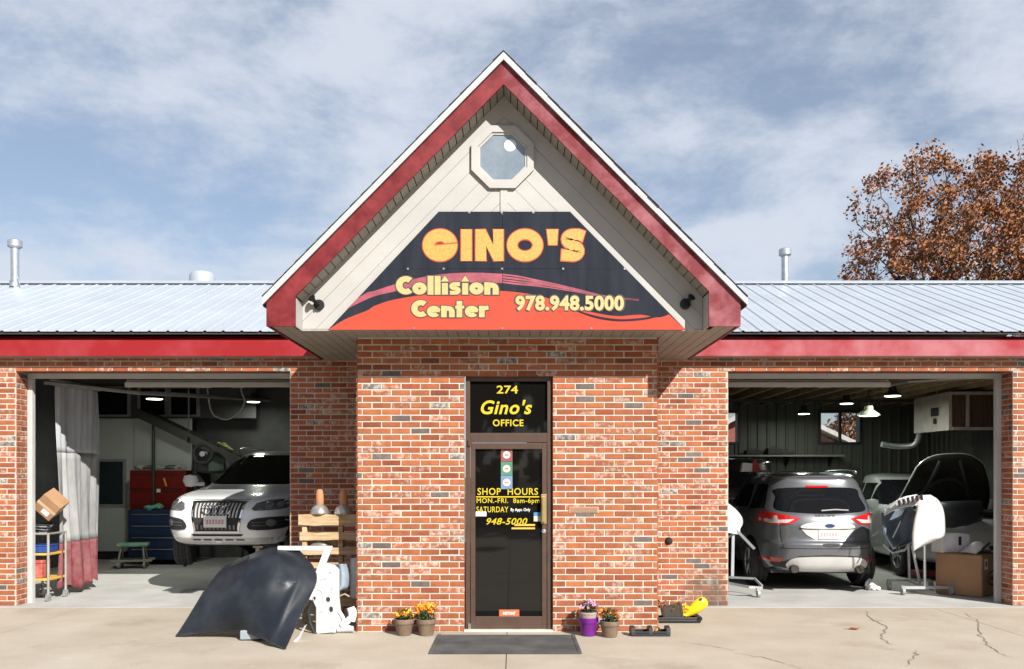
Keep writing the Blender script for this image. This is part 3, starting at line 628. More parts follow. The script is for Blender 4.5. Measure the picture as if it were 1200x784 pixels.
# --- lettering drawn from strokes
def arc(cx, cy, rx, ry, a0, a1, n=18): return [(cx+rx*math.cos(R(a0+(a1-a0)*i/n)), cy+ry*math.sin(R(a0+(a1-a0)*i/n))) for i in range(n+1)]
def stroke(pts, w_, closed=False, ext=0):
    P = [Vector(p) for p in pts]; n = len(P)
    if not closed and ext:
        P[0] = P[0]+(P[0]-P[1]).normalized()*ext; P[-1] = P[-1]+(P[-1]-P[-2]).normalized()*ext
    l = []; r = []
    for i in range(n):
        a = P[(i-1) % n] if closed or i else P[i]; b = P[(i+1) % n] if closed or i < n-1 else P[i]
        d = (b-a).normalized(); q_ = Vector((-d.y, d.x))*w_/2
        l.append(P[i]+q_); r.append(P[i]-q_)
    m = n if closed else n-1
    return l+r, [(i, (i+1) % n, (i+1) % n+n, i+n) for i in range(m)]
GL = {
 'C': [('s', arc(.47, .5, .30, .34, 48, 312), .30)], 'o': [('c', arc(.33, .33, .19, .19, 0, 345, 23), .27)],
 'l': [('s', [(.15, 0), (.15, 1)], .27)], 'i': [('s', [(.16, 0), (.16, .62)], .27), ('p', [(-.02, .70), (.34, .70), (.16, 1.02)])],
 's': [('s', [(.50, .555), (.30, .56)]+arc(.23, .45, .10, .10, 110, 262, 8)+arc(.31, .22, .12, .115, 80, -95, 8)+[(.05, .105)], .215)],
 'n': [('s', [(.14, 0), (.14, .66)], .27), ('s', [(.14, .30)]+arc(.33, .32, .19, .19, 150, 0, 10)+[(.52, 0)], .27)],
 'e': [('s', arc(.34, .33, .20, .20, 8, 322, 20), .26), ('s', [(.16, .345), (.62, .345)], .11)],
 't': [('s', [(.20, 0), (.20, .93)], .27), ('s', [(.0, .58), (.43, .58)], .16)], 'r': [('s', [(.14, 0), (.14, .66)], .27), ('s', [(.16, .42), (.28, .53), (.46, .55)], .24)],
 'G': [('r', (.60, .5), (.60, .51), (.19, .12)), ('p', [(.42, .37), (.80, .37), (.80, .52), (.42, .52)]), ('x', [(.42, .52), (1.22, .60), (1.22, .565), (.42, .49)])],
 'I': [('p', [(0, 0), (.37, 0), (.37, 1), (0, 1)])], 'N': [('p', [(0, 0), (.37, 0), (.37, .48), (.64, 0), (.97, 0), (.97, 1), (.62, 1), (.62, .50), (.34, 1), (0, 1)])],
 'O': [('r', (.62, .5), (.62, .51), (.27, .19))], "'": [('p', [(.07, .50), (.36, .50), (.40, 1), (0, 1)])],
 'S': [('s', [(.80, .775), (.62, .835)]+arc(.44, .68, .25, .155, 70, 250, 10)[1:]+arc(.40, .32, .24, .16, 85, -110, 10)+[(.02, .19)], .345)],
}
def letters(word, x_px, y_px, w_px, h_px, gap, adv, m_fill, m_edge, edge, y):
    """word drawn inside a photo-sized box; returns two parts: fill and outline"""
    xs = 0; tot = sum(adv[c] for c in word)+gap*(len(word)-1)
    x0, z0 = sg(x_px, y_px+h_px); kx = (w_px/F*YS)/tot; kz = h_px/F*YS
    fill = MB(); ed = MB(); lay = 0
    mp_ = lambda p, o, yy: (x0+(p[0]+o)*kx, yy, z0+p[1]*kz)
    def put(mb_, vf, o, yy): mb_.add([mp_(p, o, yy) for p in vf[0]], vf[1])
    for i, c in enumerate(word):
        for k, g in enumerate(GL[c]):
            ye, yf = y-.0004*(k+i*.1), y-.003-.0004*k
            if g[0] == 's': put(fill, stroke(g[1], g[2]), xs, yf); put(ed, stroke(g[1], g[2]+2*edge, False, edge), xs, ye)
            if g[0] == 'c': put(fill, stroke(g[1], g[2], True), xs, yf); put(ed, stroke(g[1], g[2]+2*edge, True), xs, ye)
            if g[0] == 'p': put(fill, (g[1], [tuple(range(len(g[1])))]), xs, yf); put(ed, stroke([p for p in g[1]], 2*edge, True), xs, ye-.0002)
            if g[0] == 'r':
                n = 40; A = arc(*g[1], *g[2], 0, 360-360/n, n-1); B = arc(*g[1], *g[3], 0, 360-360/n, n-1)
                put(fill, (A+B, [(j, (j+1) % n, (j+1) % n+n, j+n) for j in range(n)]), xs, yf)
                put(ed, stroke(A, 2*edge, True), xs, ye); put(ed, stroke(B, 2*edge, True), xs, ye-.0002)
            if g[0] == 'x': put(ed, (g[1], [tuple(range(len(g[1])))]), xs, y-.0052)
        xs += adv[c]+gap
    fill.build('lettering', m_fill, sign, norm=False); ed.build('lettering_outline', m_edge, sign, norm=False)
letters("GINO'S", 495.5, 269, 188.5, 37, .135, {'G': 1.2, 'I': .37, 'N': .97, 'O': 1.24, "'": .36, 'S': .80}, GOLD, REDL, .034, YS-.004)
ADV = {'C': .74, 'o': .66, 'l': .30, 'i': .32, 's': .56, 'n': .66, 'e': .66, 't': .43, 'r': .50}
letters('Collision', 463.5, 323.5, 121, 22, .02, ADV, CREAM, DARKL, .05, YS-.004)
letters('Center', 481.5, 351.5, 92, 20.5, .02, ADV, CREAM, DARKL, .05, YS-.004)
q = MB(); x, z = sg(667.5, 355.5); add_text(q, '978.948.5000', x, z, 127/F*YS, 18/F*YS, YS-.0075, bold=.042, space=1.07); q.build('lettering', CREAM, sign, norm=False)
q = MB(); add_text(q, '978.948.5000', x, z, 130.5/F*YS, 21/F*YS, YS-.005, bold=.07, space=1.07); q.build('lettering_outline', DARKL, sign, norm=False)
# ------------------------------------------------------------------ flood lights on the gable
for i, (px, py, lab, yaw) in enumerate(((374, 357.5, 'small black flood light left of the gable sign', -30), (803, 356.5, 'small black flood light right of the gable sign', 25))):
    fl = thing('flood_light', lab, 'flood light', (SX(px, YW), YW-.001, SZ(py, YW)), 0, 'flood lights beside the gable sign')
    q = MB(); q.lathe([(0, .03), (.05, .03), (.055, .0)], 18, M=Matrix.Rotation(R(90), 4, 'X')); q.build('base_plate', BLACK, fl, True, local=True)
    q = MB(); M_ = Matrix.Rotation(R(yaw), 4, 'Z') @ Matrix.Translation((0, -.07, .03)) @ Matrix.Rotation(R(60), 4, 'X') @ Matrix.Scale(.72, 4)
    q.lathe([(0, -.05), (.025, -.05), (.03, .02), (.055, .06), (.05, .062), (0, .05)], 18, M=M_); q.tube([(0, -.02, 0), (0, -.08, .0), tuple((M_ @ Vector((0, 0, -.04)))[:])], .012, 8)
    q.build('lamp_head', BLACK, fl, 50, local=True)
hb = thing('wall_outlet', 'round black outlet cover low on the right brick pier', 'outlet', (SX(783.5, YR), YR-.006, SZ(634, YR)))
q = MB(); q.lathe([(0, .035), (.028, .033), (.05, .0)], 18, M=Matrix.Rotation(R(90), 4, 'X')); q.build('cover', BLACK, hb, 50, local=True)
q = MB(); q.lathe([(0, .05), (.012, .048), (.015, .034)], 12, M=Matrix.Rotation(R(90), 4, 'X')); q.build('screw', BLACKM, hb, 50, local=True)
# ------------------------------------------------------------------ cars
def car_shell(rings, nexp=4.1, N=88, ff=.72):
    """stacked plan outlines: (z, y_front, y_rear, half_width)"""
    rs = smooth_pts(rings, n=5); mb = MB(); vs = []; fs = []
    for z, yf, yr, hw in rs:
        mid, hl = (yf+yr)/2, abs(yf-yr)/2
        for k in range(N):
            a = 2*math.pi*(k+.5)/N; c, s = math.cos(a), math.sin(a)
            e = nexp if s < 0 else nexp*ff
            x = math.copysign(abs(c)**(2/nexp), c)*hw; y = mid+math.copysign(abs(s)**(2/e), s)*hl
            vs.append((x, y, z))
    m = len(rs)
    for i in range(m-1):
        for k in range(N):
            a, b = i*N+k, i*N+(k+1) % N; fs.append((a, b, b+N, a+N))
    fs += [tuple(range(N))[::-1], tuple(range((m-1)*N, m*N))]
    mb.add(vs, fs)
    return mb
def proj(bvh, pts, axis, side, off=.006, skirt=.02, smooth=True, seg=.07, rot=None):
    """polygon laid on the body: axis 'Y' pts=(x,z) seen from side (-1 rear,+1 front); axis 'X' pts=(y,z)"""
    bm = bmesh.new(); bm.faces.new([bm.verts.new((p[0], p[1], 0)) for p in pts])
    bmesh.ops.triangulate(bm, faces=bm.faces[:])
    for _ in range(5):
        long_ = [e for e in bm.edges if e.calc_length() > seg]
        if not long_: break
        bmesh.ops.subdivide_edges(bm, edges=long_, cuts=1); bmesh.ops.triangulate(bm, faces=[f for f in bm.faces if len(f.verts) > 3])
    bad = []; last = None
    d = Vector((0, -side, 0)) if axis == 'Y' else Vector((-side, 0, 0))
    for v in bm.verts:
        o = Vector((v.co.x, side*12, v.co.y)) if axis == 'Y' else Vector((side*6, v.co.x, v.co.y))
        h = bvh.ray_cast(o, d)
        if h[0] is None: bad.append(v); continue
        v.co = h[0]-d*off
    bmesh.ops.delete(bm, geom=bad, context='VERTS')
    be = [e for e in bm.edges if len(e.link_faces) == 1]
    ex = bmesh.ops.extrude_edge_only(bm, edges=be)
    bmesh.ops.translate(bm, vec=d*skirt, verts=[g for g in ex['geom'] if isinstance(g, bmesh.types.BMVert)])
    bm.verts.index_update(); mb = MB(); mb.add([v.co.copy() for v in bm.verts], [tuple(v.index for v in f.verts) for f in bm.faces]); bm.free()
    return mb
def make_car(car, rings, paint, wheels, r_arch=.40, **kw):
    shell = car_shell(rings, **kw)
    bvh = BVHTree.FromPolygons([Vector(v) for v in shell.v], shell.f)
    body = shell.build('body', [paint, BLACKM], car, True, local=True)
    cut = MB()
    for y, z in wheels:
        for s in (-1, 1): cut.tube([(s*.52, y, z), (s*1.2, y, z)], r_arch, 40)
    cu = cut.build('cutter', BLACKM, None)
    md = body.modifiers.new('arch', 'BOOLEAN'); md.operation = 'DIFFERENCE'; md.object = cu; md.solver = 'EXACT'; md.material_mode = 'TRANSFER'
    body.parent = None
    dg = bpy.context.evaluated_depsgraph_get()
    me = bpy.data.meshes.new_from_object(body.evaluated_get(dg)); body.modifiers.clear(); body.data = me; body.parent = car
    me.polygons.foreach_set('use_smooth', [True]*len(me.polygons)); me.set_sharp_from_angle(angle=R(38)); bpy.data.objects.remove(cu)
    return body, bvh
RIM = mat('alloy_rim', (.42, .42, .43), .3, .85, var=.05)
def wheel(car, x, y, z, r=.35, wd=.23, side=1, steer=0, spokes=5):
    M = Matrix.Translation((x, y, z)) @ Matrix.Rotation(R(steer), 4, 'Z') @ Matrix.Rotation(R(90*side), 4, 'Y')
    prof = [(r*.66, -wd/2), (r*.9, -wd/2), (r*.97, -wd/2+.02)]
    for k in range(4):
        a = -wd/2+.03+k*(wd-.06)/4; b = a+(wd-.06)/4
        prof += [(r, a+.004), (r, b-.008), (r-.011, b-.007), (r-.011, b-.001)]
    prof += [(r*.97, wd/2-.02), (r*.9, wd/2), (r*.66, wd/2), (r*.64, wd/2-.02)]
    root = bpy.data.objects.new('wheel', None); COL.objects.link(root); root.parent = car
    q = MB(); q.lathe(prof, 40, M=M)
    for k in range(44):
        Mk = M @ Matrix.Rotation(2*math.pi*k/44, 4, 'Z')
        q.box((r+.001, wd*.40, 0), (.012, wd*.16, .022), M=Mk); q.box((r+.001, -wd*.40, 0), (.012, wd*.16, .022), M=Mk)
    q.build('tyre', RUBBER, root, 35, local=True)
    q = MB(); q.lathe([(r*.66, wd/2-.03), (r*.66, wd/2-.005), (r*.60, wd/2-.005), (r*.58, wd/2-.05)], 36, M=M); q.lathe([(.0, wd/2-.015), (.05, wd/2-.02), (.06, wd/2-.06)], 20, M=M)
    for k in range(spokes):
        a = 2*math.pi*k/spokes
        for da in (-.13, .13): q.tube([(.04*math.cos(a), .04*math.sin(a), wd/2-.03), (r*.62*math.cos(a+da), r*.62*math.sin(a+da), wd/2-.02)], .016, 6, M=M)
    q.build('rim', RIM, root, 35, local=True)
    q = MB(); q.lathe([(.0, wd/2-.07), (r*.6, wd/2-.07), (r*.6, wd/2-.08), (0, wd/2-.08)], 24, M=M); q.build('brake_disc', mat('brake_disc', (.15, .14, .13), .5, .6), root, local=True)
    return root
def mir(pts): return [(-a, b) for a, b in pts][::-1]
REDLENS = mat('red_tail_lens', (.50, .012, .012), .08, var=0, spec=.7, coat=1)
CLEARL = mat('pale_lens', (.62, .52, .50), .08, var=0, coat=1)
GREYP = mat('grey_metallic_paint', (.125, .130, .142), .28, .35, var=.03, vs=40, coat=1)
WHITEP = mat('white_car_paint', (.80, .81, .82), .28, var=.0, vs=2, col2=(.78, .80, .81), coat=1)
PALEP = mat('pale_green_white_paint', (.50, .52, .515), .3, var=.03, coat=1)
DARKP = mat('black_car_paint', (.014, .014, .016), .25, var=0, coat=1)
SILVER = mat('satin_silver_plastic', (.52, .51, .49), .42, .25, var=.04)
PLATE = mat('white_plate', (.72, .70, .70), .45, var=.03)
PLATER = mat('faded_plate_print', (.55, .30, .30), .5, var=.25, vs=60)
DLAMP = mat('dark_lamp_housing', (.10, .10, .105), .1, var=0, coat=1)
LAMP = mat('lamp_reflector', (.65, .66, .68), .12, .8, var=0)
AMBER = mat('amber_lens', (.55, .16, .02), .15, var=0)
def part(bvh, car, name, m, pts, axis='Y', side=-1, off=.006, skirt=.02, both=False, parent=None, smooth=True):
    r = []
    for p in ([pts, mir(pts)] if both and axis == 'Y' else [pts]):
        r.append(proj(bvh, p, axis, side, off, skirt).build(name, m, parent or car, 50, local=True))
    return r[0] if len(r) == 1 else r
# ---------------- grey SUV seen from behind (right bay)
suv = thing('grey_suv', 'dark grey metallic SUV parked nose in, seen from behind in the right bay', 'car', (4.39, 12.12, .01), R(-2))
rings = [(.27, 4.30, .16, .82), (.32, 4.42, .075, .875), (.42, 4.49, .03, .905), (.54, 4.52, .005, .912), (.66, 4.52, .00, .915), (.72, 4.51, .035, .915), (.80, 4.47, .05, .918), (.92, 4.36, .055, .915),
         (1.00, 4.10, .075, .908), (1.06, 3.70, .10, .897), (1.11, 3.30, .13, .88), (1.17, 3.10, .165, .86), (1.32, 2.80, .245, .80), (1.48, 2.45, .335, .735), (1.575, 2.2, .375, .69), (1.615, 2.05, .36, .655), (1.65, 1.8, .46, .59), (1.675, 1.5, .7, .45), (1.685, 1.3, 1.0, .2)]
body, bv = make_car(suv, [(z, a, b, h*.965) for z, a, b, h in rings], GREYP, [(.92, .345), (3.61, .345)])
P = lambda px, py: ((px-957)/84.5, 1.63+(558-py)/84.2-.01)
part(bv, suv, 'rear_window', CARGLASS, smooth_pts([P(908, 573), P(959, 571.5), P(1000, 573), P(1004, 583), P(1009, 598), P(985, 601.5), P(959, 602.5), P(930, 601.5), P(903, 598), P(905, 583)], True, 4))
part(bv, suv, 'brake_light', REDLENS, [P(940, 569.3), P(966, 569.3), P(966, 571.6), P(940, 571.6)], off=.012)
lt = [P(882, 598.5), P(893, 600), P(912, 604), P(928, 607.8), P(917, 614.5), P(900, 616), P(886, 613)]
for t in part(bv, suv, 'tail_light', REDLENS, lt, off=.012, both=True): pass
for a in ([P(889, 608.5), P(899, 609.5), P(900, 604.8), P(903, 605), P(904, 610), P(921, 608.6), P(914, 613), P(897, 614), P(889, 612)],): part(bv, suv, 'reverse_lens', CLEARL, a, off=.016, both=True)
part(bv, suv, 'chrome_bar', SILVER, smooth_pts([P(928, 619), P(934, 613.8), P(959, 611.8), P(984, 613.8), P(989, 619), P(959, 619.8)], True, 4), off=.03, skirt=.045)
part(bv, suv, 'emblem', mat('dark_blue_emblem', (.03, .05, .12), .2, var=0), circ_pts := [(P(960.5, 616.2)[0]+.068*math.cos(2*math.pi*k/20), P(960.5, 616.2)[1]+.027*math.sin(2*math.pi*k/20)) for k in range(20)], off=.036)
part(bv, suv, 'plate_recess', SILVER, [P(928, 620.6), P(990, 620.6), P(984, 627), P(979, 632.4), P(943, 632.4), P(934, 627)], off=.008)
pl = part(bv, suv, 'number_plate', PLATE, [P(947.5, 621.2), P(972, 621.2), P(972, 632), P(947.5, 632)], off=.02, skirt=.012)
for k in range(6): part(bv, suv, 'print', PLATER, [P(950+k*3.3, 624.6), P(952.3+k*3.3, 624.6), P(952.3+k*3.3, 628.9), P(950+k*3.3, 628.9)], off=.024, skirt=.002, parent=pl)
part(bv, suv, 'tailgate_handle', BLACKM, smooth_pts([P(952, 637.5), P(971, 637.5), P(968, 640.6), P(956, 640.6)], True, 3), off=.007)
part(bv, suv, 'tailgate_seam', BLACKM, [P(905, 642.6), P(1014, 642.6), P(1014, 643.6), P(905, 643.6)], off=.003, skirt=.01)
for s in (-1, 1): part(bv, suv, 'tailgate_seam', BLACKM, [P(959+s*53.6, 614), P(959+s*54.3, 614), P(959+s*51.6, 642), P(959+s*50.8, 642)], off=.003, skirt=.01)
part(bv, suv, 'bumper_cladding', mat('black_cladding', (.022, .022, .024), .6, var=.1), [P(886, 660), P(908, 659), P(925, 652), P(959, 650.5), P(993, 652), P(1010, 659), P(1028, 660), P(1024, 671.5), P(1000, 674), P(918, 674), P(893, 671.5)], off=.006, skirt=.03)
part(bv, suv, 'skid_plate', SILVER, smooth_pts([P(911, 663), P(917, 655.5), P(930, 653.2), P(959, 652.6), P(988, 653.2), P(1001, 655.5), P(1008, 663), P(1000, 669.5), P(985, 671), P(959, 671.6), P(933, 671), P(918, 669.5)], True, 3), off=.028, skirt=.03)
part(bv, suv, 'reflector', REDLENS, [P(889, 655), P(908, 655), P(905, 660.5), P(889, 660)], off=.012, both=True)
for s in (-1, 1):
    q = MB(); q.lathe([(.052, -.02), (.055, -.025), (.055, .12), (.047, .12), (.045, -.01), (.0, .05)], 20, M=Matrix.Translation((s*.45, .01, P(0, 667)[1])) @ Matrix.Rotation(R(-90), 4, 'X'))
    q.build('exhaust_pipe', mat('dark_exhaust', (.08, .07, .06), .4, .8), suv, 45, local=True)
    q = MB(); q.lathe([(0, 0), (.046, 0), (.046, .004), (0, .004)], 20, M=Matrix.Translation((s*.45, -.005, P(0, 667)[1])) @ Matrix.Rotation(R(-90), 4, 'X')); q.build('pipe_mouth', BLACKM, suv, local=True)
q = MB(); vs, fs = text_mesh('ESCAPE', .27, .032, bold=.04, space=1.2); zc = P(0, 604.3)[1]; h = bv.ray_cast(Vector((0, -5, zc)), Vector((0, 1, 0)))[0]
q.add([(a, h.y-.012, zc+b) for a, b in vs], fs); q.build('lettering', CHROME, suv, local=True, norm=False, solid=.004)
q = MB(); hh = lambda x, z: bv.ray_cast(Vector((x, -5, z)), Vector((0, 1, 0)))[0]+Vector((0, -.03, 0))
q.tube([hh(-.05, 1.135), hh(.15, 1.15), hh(.33, 1.14)], .010, 6); q.build('rear_wiper', mat('pale_wiper', (.35, .35, .35), .4, var=0), suv, local=True)
for s in (-1, 1):
    pts = [(s*.60, .62, 1.665), (s*.61, .72, 1.685), (s*.61, 1.3, 1.70), (s*.59, 1.95, 1.68), (s*.59, 2.1, 1.655)]
    q = MB(); q.tube(smooth_pts(pts, n=4), .02, 8); q.build('roof_rail', STEEL, suv, True, local=True)
part_top = MB(); part_top.bb(-.42, .42, .95, 1.75, 1.684, 1.692); part_top.build('sunroof', CARGLASS, suv, local=True, bevel=.003)
for y0, y1 in ((.45, 1.02), (1.08, 1.95), (2.02, 2.75)):
    zt = 1.50
    p = [(y0+.02, 1.16), (y1, 1.13), (min(y1, 2.5), zt if y1 < 2.5 else 1.33), (max(y0+.1, .62), zt)]
    for s in (-1, 1): part(bv, suv, 'side_window', CARGLASS, p, 'X', s)
for y in (1.05, 2.0, 3.0):
    for s in (-1, 1): part(bv, suv, 'door_seam', BLACKM, [(y, .45), (y+.012, .45), (y+.012, 1.12), (y, 1.12)], 'X', s, off=.003, skirt=.01)
for s in (-1, 1):
    part(bv, suv, 'sill_cladding', MATS['black_cladding'], [(1.4, .28), (3.1, .28), (3.1, .46), (1.4, .46)], 'X', s, off=.012)
    q = MB(); M_ = Matrix.Translation((s*1.0, 2.62, 1.13)); q.lathe([(0, -.10), (.07, -.09), (.10, 0), (.085, .07), (0, .09)], 14, M=M_ @ Matrix.Scale(.7, 4, (0, 1, 0))); q.build('wing_mirror', GREYP, suv, True, local=True)
for y in (.92, 3.61):
    for s in (-1, 1): wheel(suv, s*.77, y, .345, .345, .235, s)
q = MB(); q.bb(-.7, .7, .3, 4.2, .24, .30); q.build('underbody', BLACKM, suv, local=True)
# taxi style topper on its roof
tp = thing('roof_topper', 'small white and red magnetic sign lying on the grey SUV roof', 'sign', (3.72, 13.6, 1.70))
q = MB(); q.prism([(-.15, 0), (.02, 0), (.02, .13), (-.13, .14)], -.05, .05); q.build('white_half', PAPER, tp, local=True, bevel=.008)
q = MB(); q.prism([(.022, 0), (.17, 0), (.10, .13), (.07, .20), (.022, .15)], -.05, .05); q.build('red_half', mat('red_plastic', (.45, .02, .03), .4), tp, local=True, bevel=.008)
# ---------------- white SUV on the lift (left bay)
aud = thing('white_suv', 'white SUV with slatted chrome grille raised on a lift in the left bay', 'car', (-3.75, 16.38, .41), R(180-3))
L0 = 4.63
def fl(t): return L0-t
ringsA = [(.28, .22, .10), (.33, .10, .10), (.44, .03, .05), (.58, .0, .0), (.72, .02, .0), (.82, .09, .02), (.90, .22, .05), (.96, .46, .08), (1.01, .85, .10), (1.06, 1.22, .12), (1.10, 1.42, .16), (1.22, 1.72, .26), (1.40, 2.12, .42), (1.54, 2.48, .55), (1.60, 2.7, .65), (1.64, 3.0, .85), (1.66, 3.3, 1.2)]
hwA = [.83, .88, .92, .94, .945, .942, .93, .915, .90, .885, .87, .83, .76, .69, .62, .48, .2]
ringsA = [(z, L0-f, r, h) for (z, f, r), h in zip(ringsA, hwA)]
bodyA, bvA = make_car(aud, ringsA, WHITEP, [(.95, .33), (3.76, .33)], .41, nexp=4.6, ff=.86)
# seen from the front, car-local +x is on the picture's left
gr = smooth_pts([(-.33, .885), (.33, .885), (.365, .83), (.31, .49), (.28, .46), (-.28, .46), (-.31, .49), (-.365, .83)], True, 3)
part(bvA, aud, 'grille_surround', CHROME, gr, 'Y', 1, off=.012)
part(bvA, aud, 'grille', BLACKM, [(a*.92, .67+(b-.67)*.92) for a, b in gr], 'Y', 1, off=.018)
for k in range(13):
    x = -.30+k*.05
    part(bvA, aud, 'grille_slat', SILVER, [(x-.010, .855), (x+.010, .855), (x*.92+.010, .66), (x*.92-.010, .66)], 'Y', 1, off=.03, skirt=.015)
for k in range(10):
    x = -.25+k*.0555
    part(bvA, aud, 'grille_slat', GREYP, [(x-.012, .56), (x+.012, .56), (x+.012, .50), (x-.012, .50)], 'Y', 1, off=.028, skirt=.015)
for k in range(4):
    cx = (k-1.5)*.092; y_ = bvA.ray_cast(Vector((cx, 9, .765)), Vector((0, -1, 0)))[0].y+.062
    q = MB(); q.tube([(cx+.058*math.cos(2*math.pi*i/24), y_, .765+.058*math.sin(2*math.pi*i/24)) for i in range(25)], .0095, 6, cap=False); q.build('emblem_ring', CHROME, aud, True, local=True)
pp = part(bvA, aud, 'number_plate', PLATE, [(-.155, .53), (.155, .53), (.155, .685), (-.155, .685)], 'Y', 1, off=.05, skirt=.03)
for k in range(6): part(bvA, aud, 'print', PLATER, [(-.12+k*.042, .575), (-.092+k*.042, .575), (-.092+k*.042, .635), (-.12+k*.042, .635)], 'Y', 1, off=.054, skirt=.003, parent=pp)
HLp = [(.46, .775), (.50, .75), (.78, .765), (.875, .80), (.87, .88), (.82, .91), (.62, .895), (.50, .85)]
for h in part(bvA, aud, 'headlight', DLAMP, HLp, 'Y', 1, off=.008, both=True):
    pass
for s in (-1, 1):
    hp = bodyA
    for cx, cz, r in ((.66, .825, .05), (.77, .835, .04)):
        part(bvA, aud, 'headlamp_lens', LAMP, [(s*cx+r*math.cos(2*math.pi*k/16), cz+r*math.sin(2*math.pi*k/16)) for k in range(16)], 'Y', 1, off=.014, skirt=.006)
    part(bvA, aud, 'indicator', AMBER, [(s*.82, .80), (s*.852, .815), (s*.848, .86), (s*.825, .86)], 'Y', 1, off=.013, skirt=.006)
    part(bvA, aud, 'running_light', LAMP, [(s*.54, .772), (s*.56, .757), (s*.80, .785), (s*.80, .793)], 'Y', 1, off=.013, skirt=.006)
for s in (-1, 1):
    part(bvA, aud, 'hood_seam', BLACKM, [(s*.47, .92), (s*.478, .92), (s*.70, .955), (s*.70, .948)], 'Y', 1, off=.002, skirt=.006)
part(bvA, aud, 'bumper_seam', BLACKM, [(-.40, .905), (.40, .905), (.40, .897), (-.40, .897)], 'Y', 1, off=.002, skirt=.006)
part(bvA, aud, 'fog_grille', BLACKM, smooth_pts([(.44, .50), (.47, .63), (.70, .665), (.84, .66), (.86, .60), (.80, .50)], True, 3), 'Y', 1, off=.008, both=True)
for s in (-1, 1):
    for z in (.545, .585): part(bvA, aud, 'fog_slat', GREYP, [(s*.48, z), (s*.80, z+.01), (s*.80, z+.022), (s*.48, z+.012)], 'Y', 1, off=.016, skirt=.006)
    part(bvA, aud, 'fog_light', LAMP, [(s*.70+.05*math.cos(2*math.pi*k/16), .585+.05*math.sin(2*math.pi*k/16)) for k in range(16)], 'Y', 1, off=.022, skirt=.012)
part(bvA, aud, 'air_slot', BLACKM, [(-.36, .435), (.36, .435), (.33, .405), (-.33, .405)], 'Y', 1)
for k in range(5): part(bvA, aud, 'air_slot', BLACKM, [(-.36+k*.15, .365), (-.25+k*.15, .365), (-.25+k*.15, .345), (-.36+k*.15, .345)], 'Y', 1)
part(bvA, aud, 'skid_strip', SILVER, [(-.86, .385), (.86, .385), (.82, .30), (-.82, .30)], 'Y', 1, off=.004)
part(bvA, aud, 'windscreen', CARGLASS, smooth_pts([(-.79, 1.125), (0, 1.10), (.79, 1.125), (.72, 1.34), (.63, 1.545), (0, 1.565), (-.63, 1.545), (-.72, 1.34)], True, 4), 'Y', 1, off=.005)
for s in (-1, 1):
    for y0, y1, ya, yb in ((1.95, 2.95, 2.0, 2.45), (1.05, 1.88, 1.1, 1.9), (.5, .98, .8, 1.02)):
        part(bvA, aud, 'side_window', CARGLASS, [(y0, 1.14), (y1, 1.14), (yb, 1.50), (ya, 1.50)], 'X', s)
    for y in (1.0, 1.92, 3.05): part(bvA, aud, 'door_seam', BLACKM, [(y, .45), (y+.012, .45), (y+.012, 1.12), (y, 1.12)], 'X', s, off=.003, skirt=.01)
    q = MB(); q.lathe([(0, -.10), (.08, -.085), (.125, 0), (.10, .075), (0, .095)], 16, M=Matrix.Translation((s*1.06, 2.98, 1.15)) @ Matrix.Scale(.6, 4, (0, 1, 0))); q.tube([(s*.85, 2.98, 1.10), (s*1.02, 2.98, 1.10)], .03, 6); q.build('wing_mirror', WHITEP, aud, True, local=True)
    q = MB(); q.tube(smooth_pts([(s*.60, .7, 1.62), (s*.64, .9, 1.67), (s*.65, 1.5, 1.70), (s*.62, 2.05, 1.66), (s*.60, 2.2, 1.60)], n=4), .018, 8); q.build('roof_rail', STEEL, aud, True, local=True)
    for st, y in ((0, .95), (14, 3.76)): wheel(aud, s*.80, y, .285 if y > 2 else .30, .355, .235, s, st)
q = MB(); q.bb(-.7, .7, .4, 4.1, .24, .31); q.build('underbody', BLACKM, aud, local=True)
lift = thing('vehicle_lift', 'dark two armed floor lift holding up the white SUV', 'lift', (-4.1, 15.3, .01))
q = MB(); q.bb(-.55, .55, -.9, .9, .0, .10); q.build('base', BLACKM, lift, local=True, bevel=.01)
for s in (-1, 1):
    q = MB(); q.tube([(s*.45, -.8, .08), (s*.45, .8, .5)], .045, 8); q.tube([(s*.45, .8, .08), (s*.45, -.8, .5)], .045, 8); q.build('scissor_arm', BLACKM, lift, local=True)
    q = MB(); q.bb(s*.45-.09, s*.45+.09, -1.0, 1.0, .50, .60); q.build('runway', BLACKM, lift, local=True, bevel=.008)
jk = thing('jack_stand', 'steel jack stand under the front of the white SUV', 'jack stand', (-3.62, 12.45, .01))
q = MB(); q.lathe([(.14, 0), (.15, .02), (.06, .22), (.05, .30)], 4); q.build('stand_base', BLACKM, jk, local=True)
q = MB(); q.tube([(0, 0, .25), (0, 0, .60)], .045, 14); q.bb(-.07, .07, -.04, .04, .60, .625); q.build('post', mat('pale_steel_post', (.45, .40, .33), .4, .4), jk, 40, local=True)
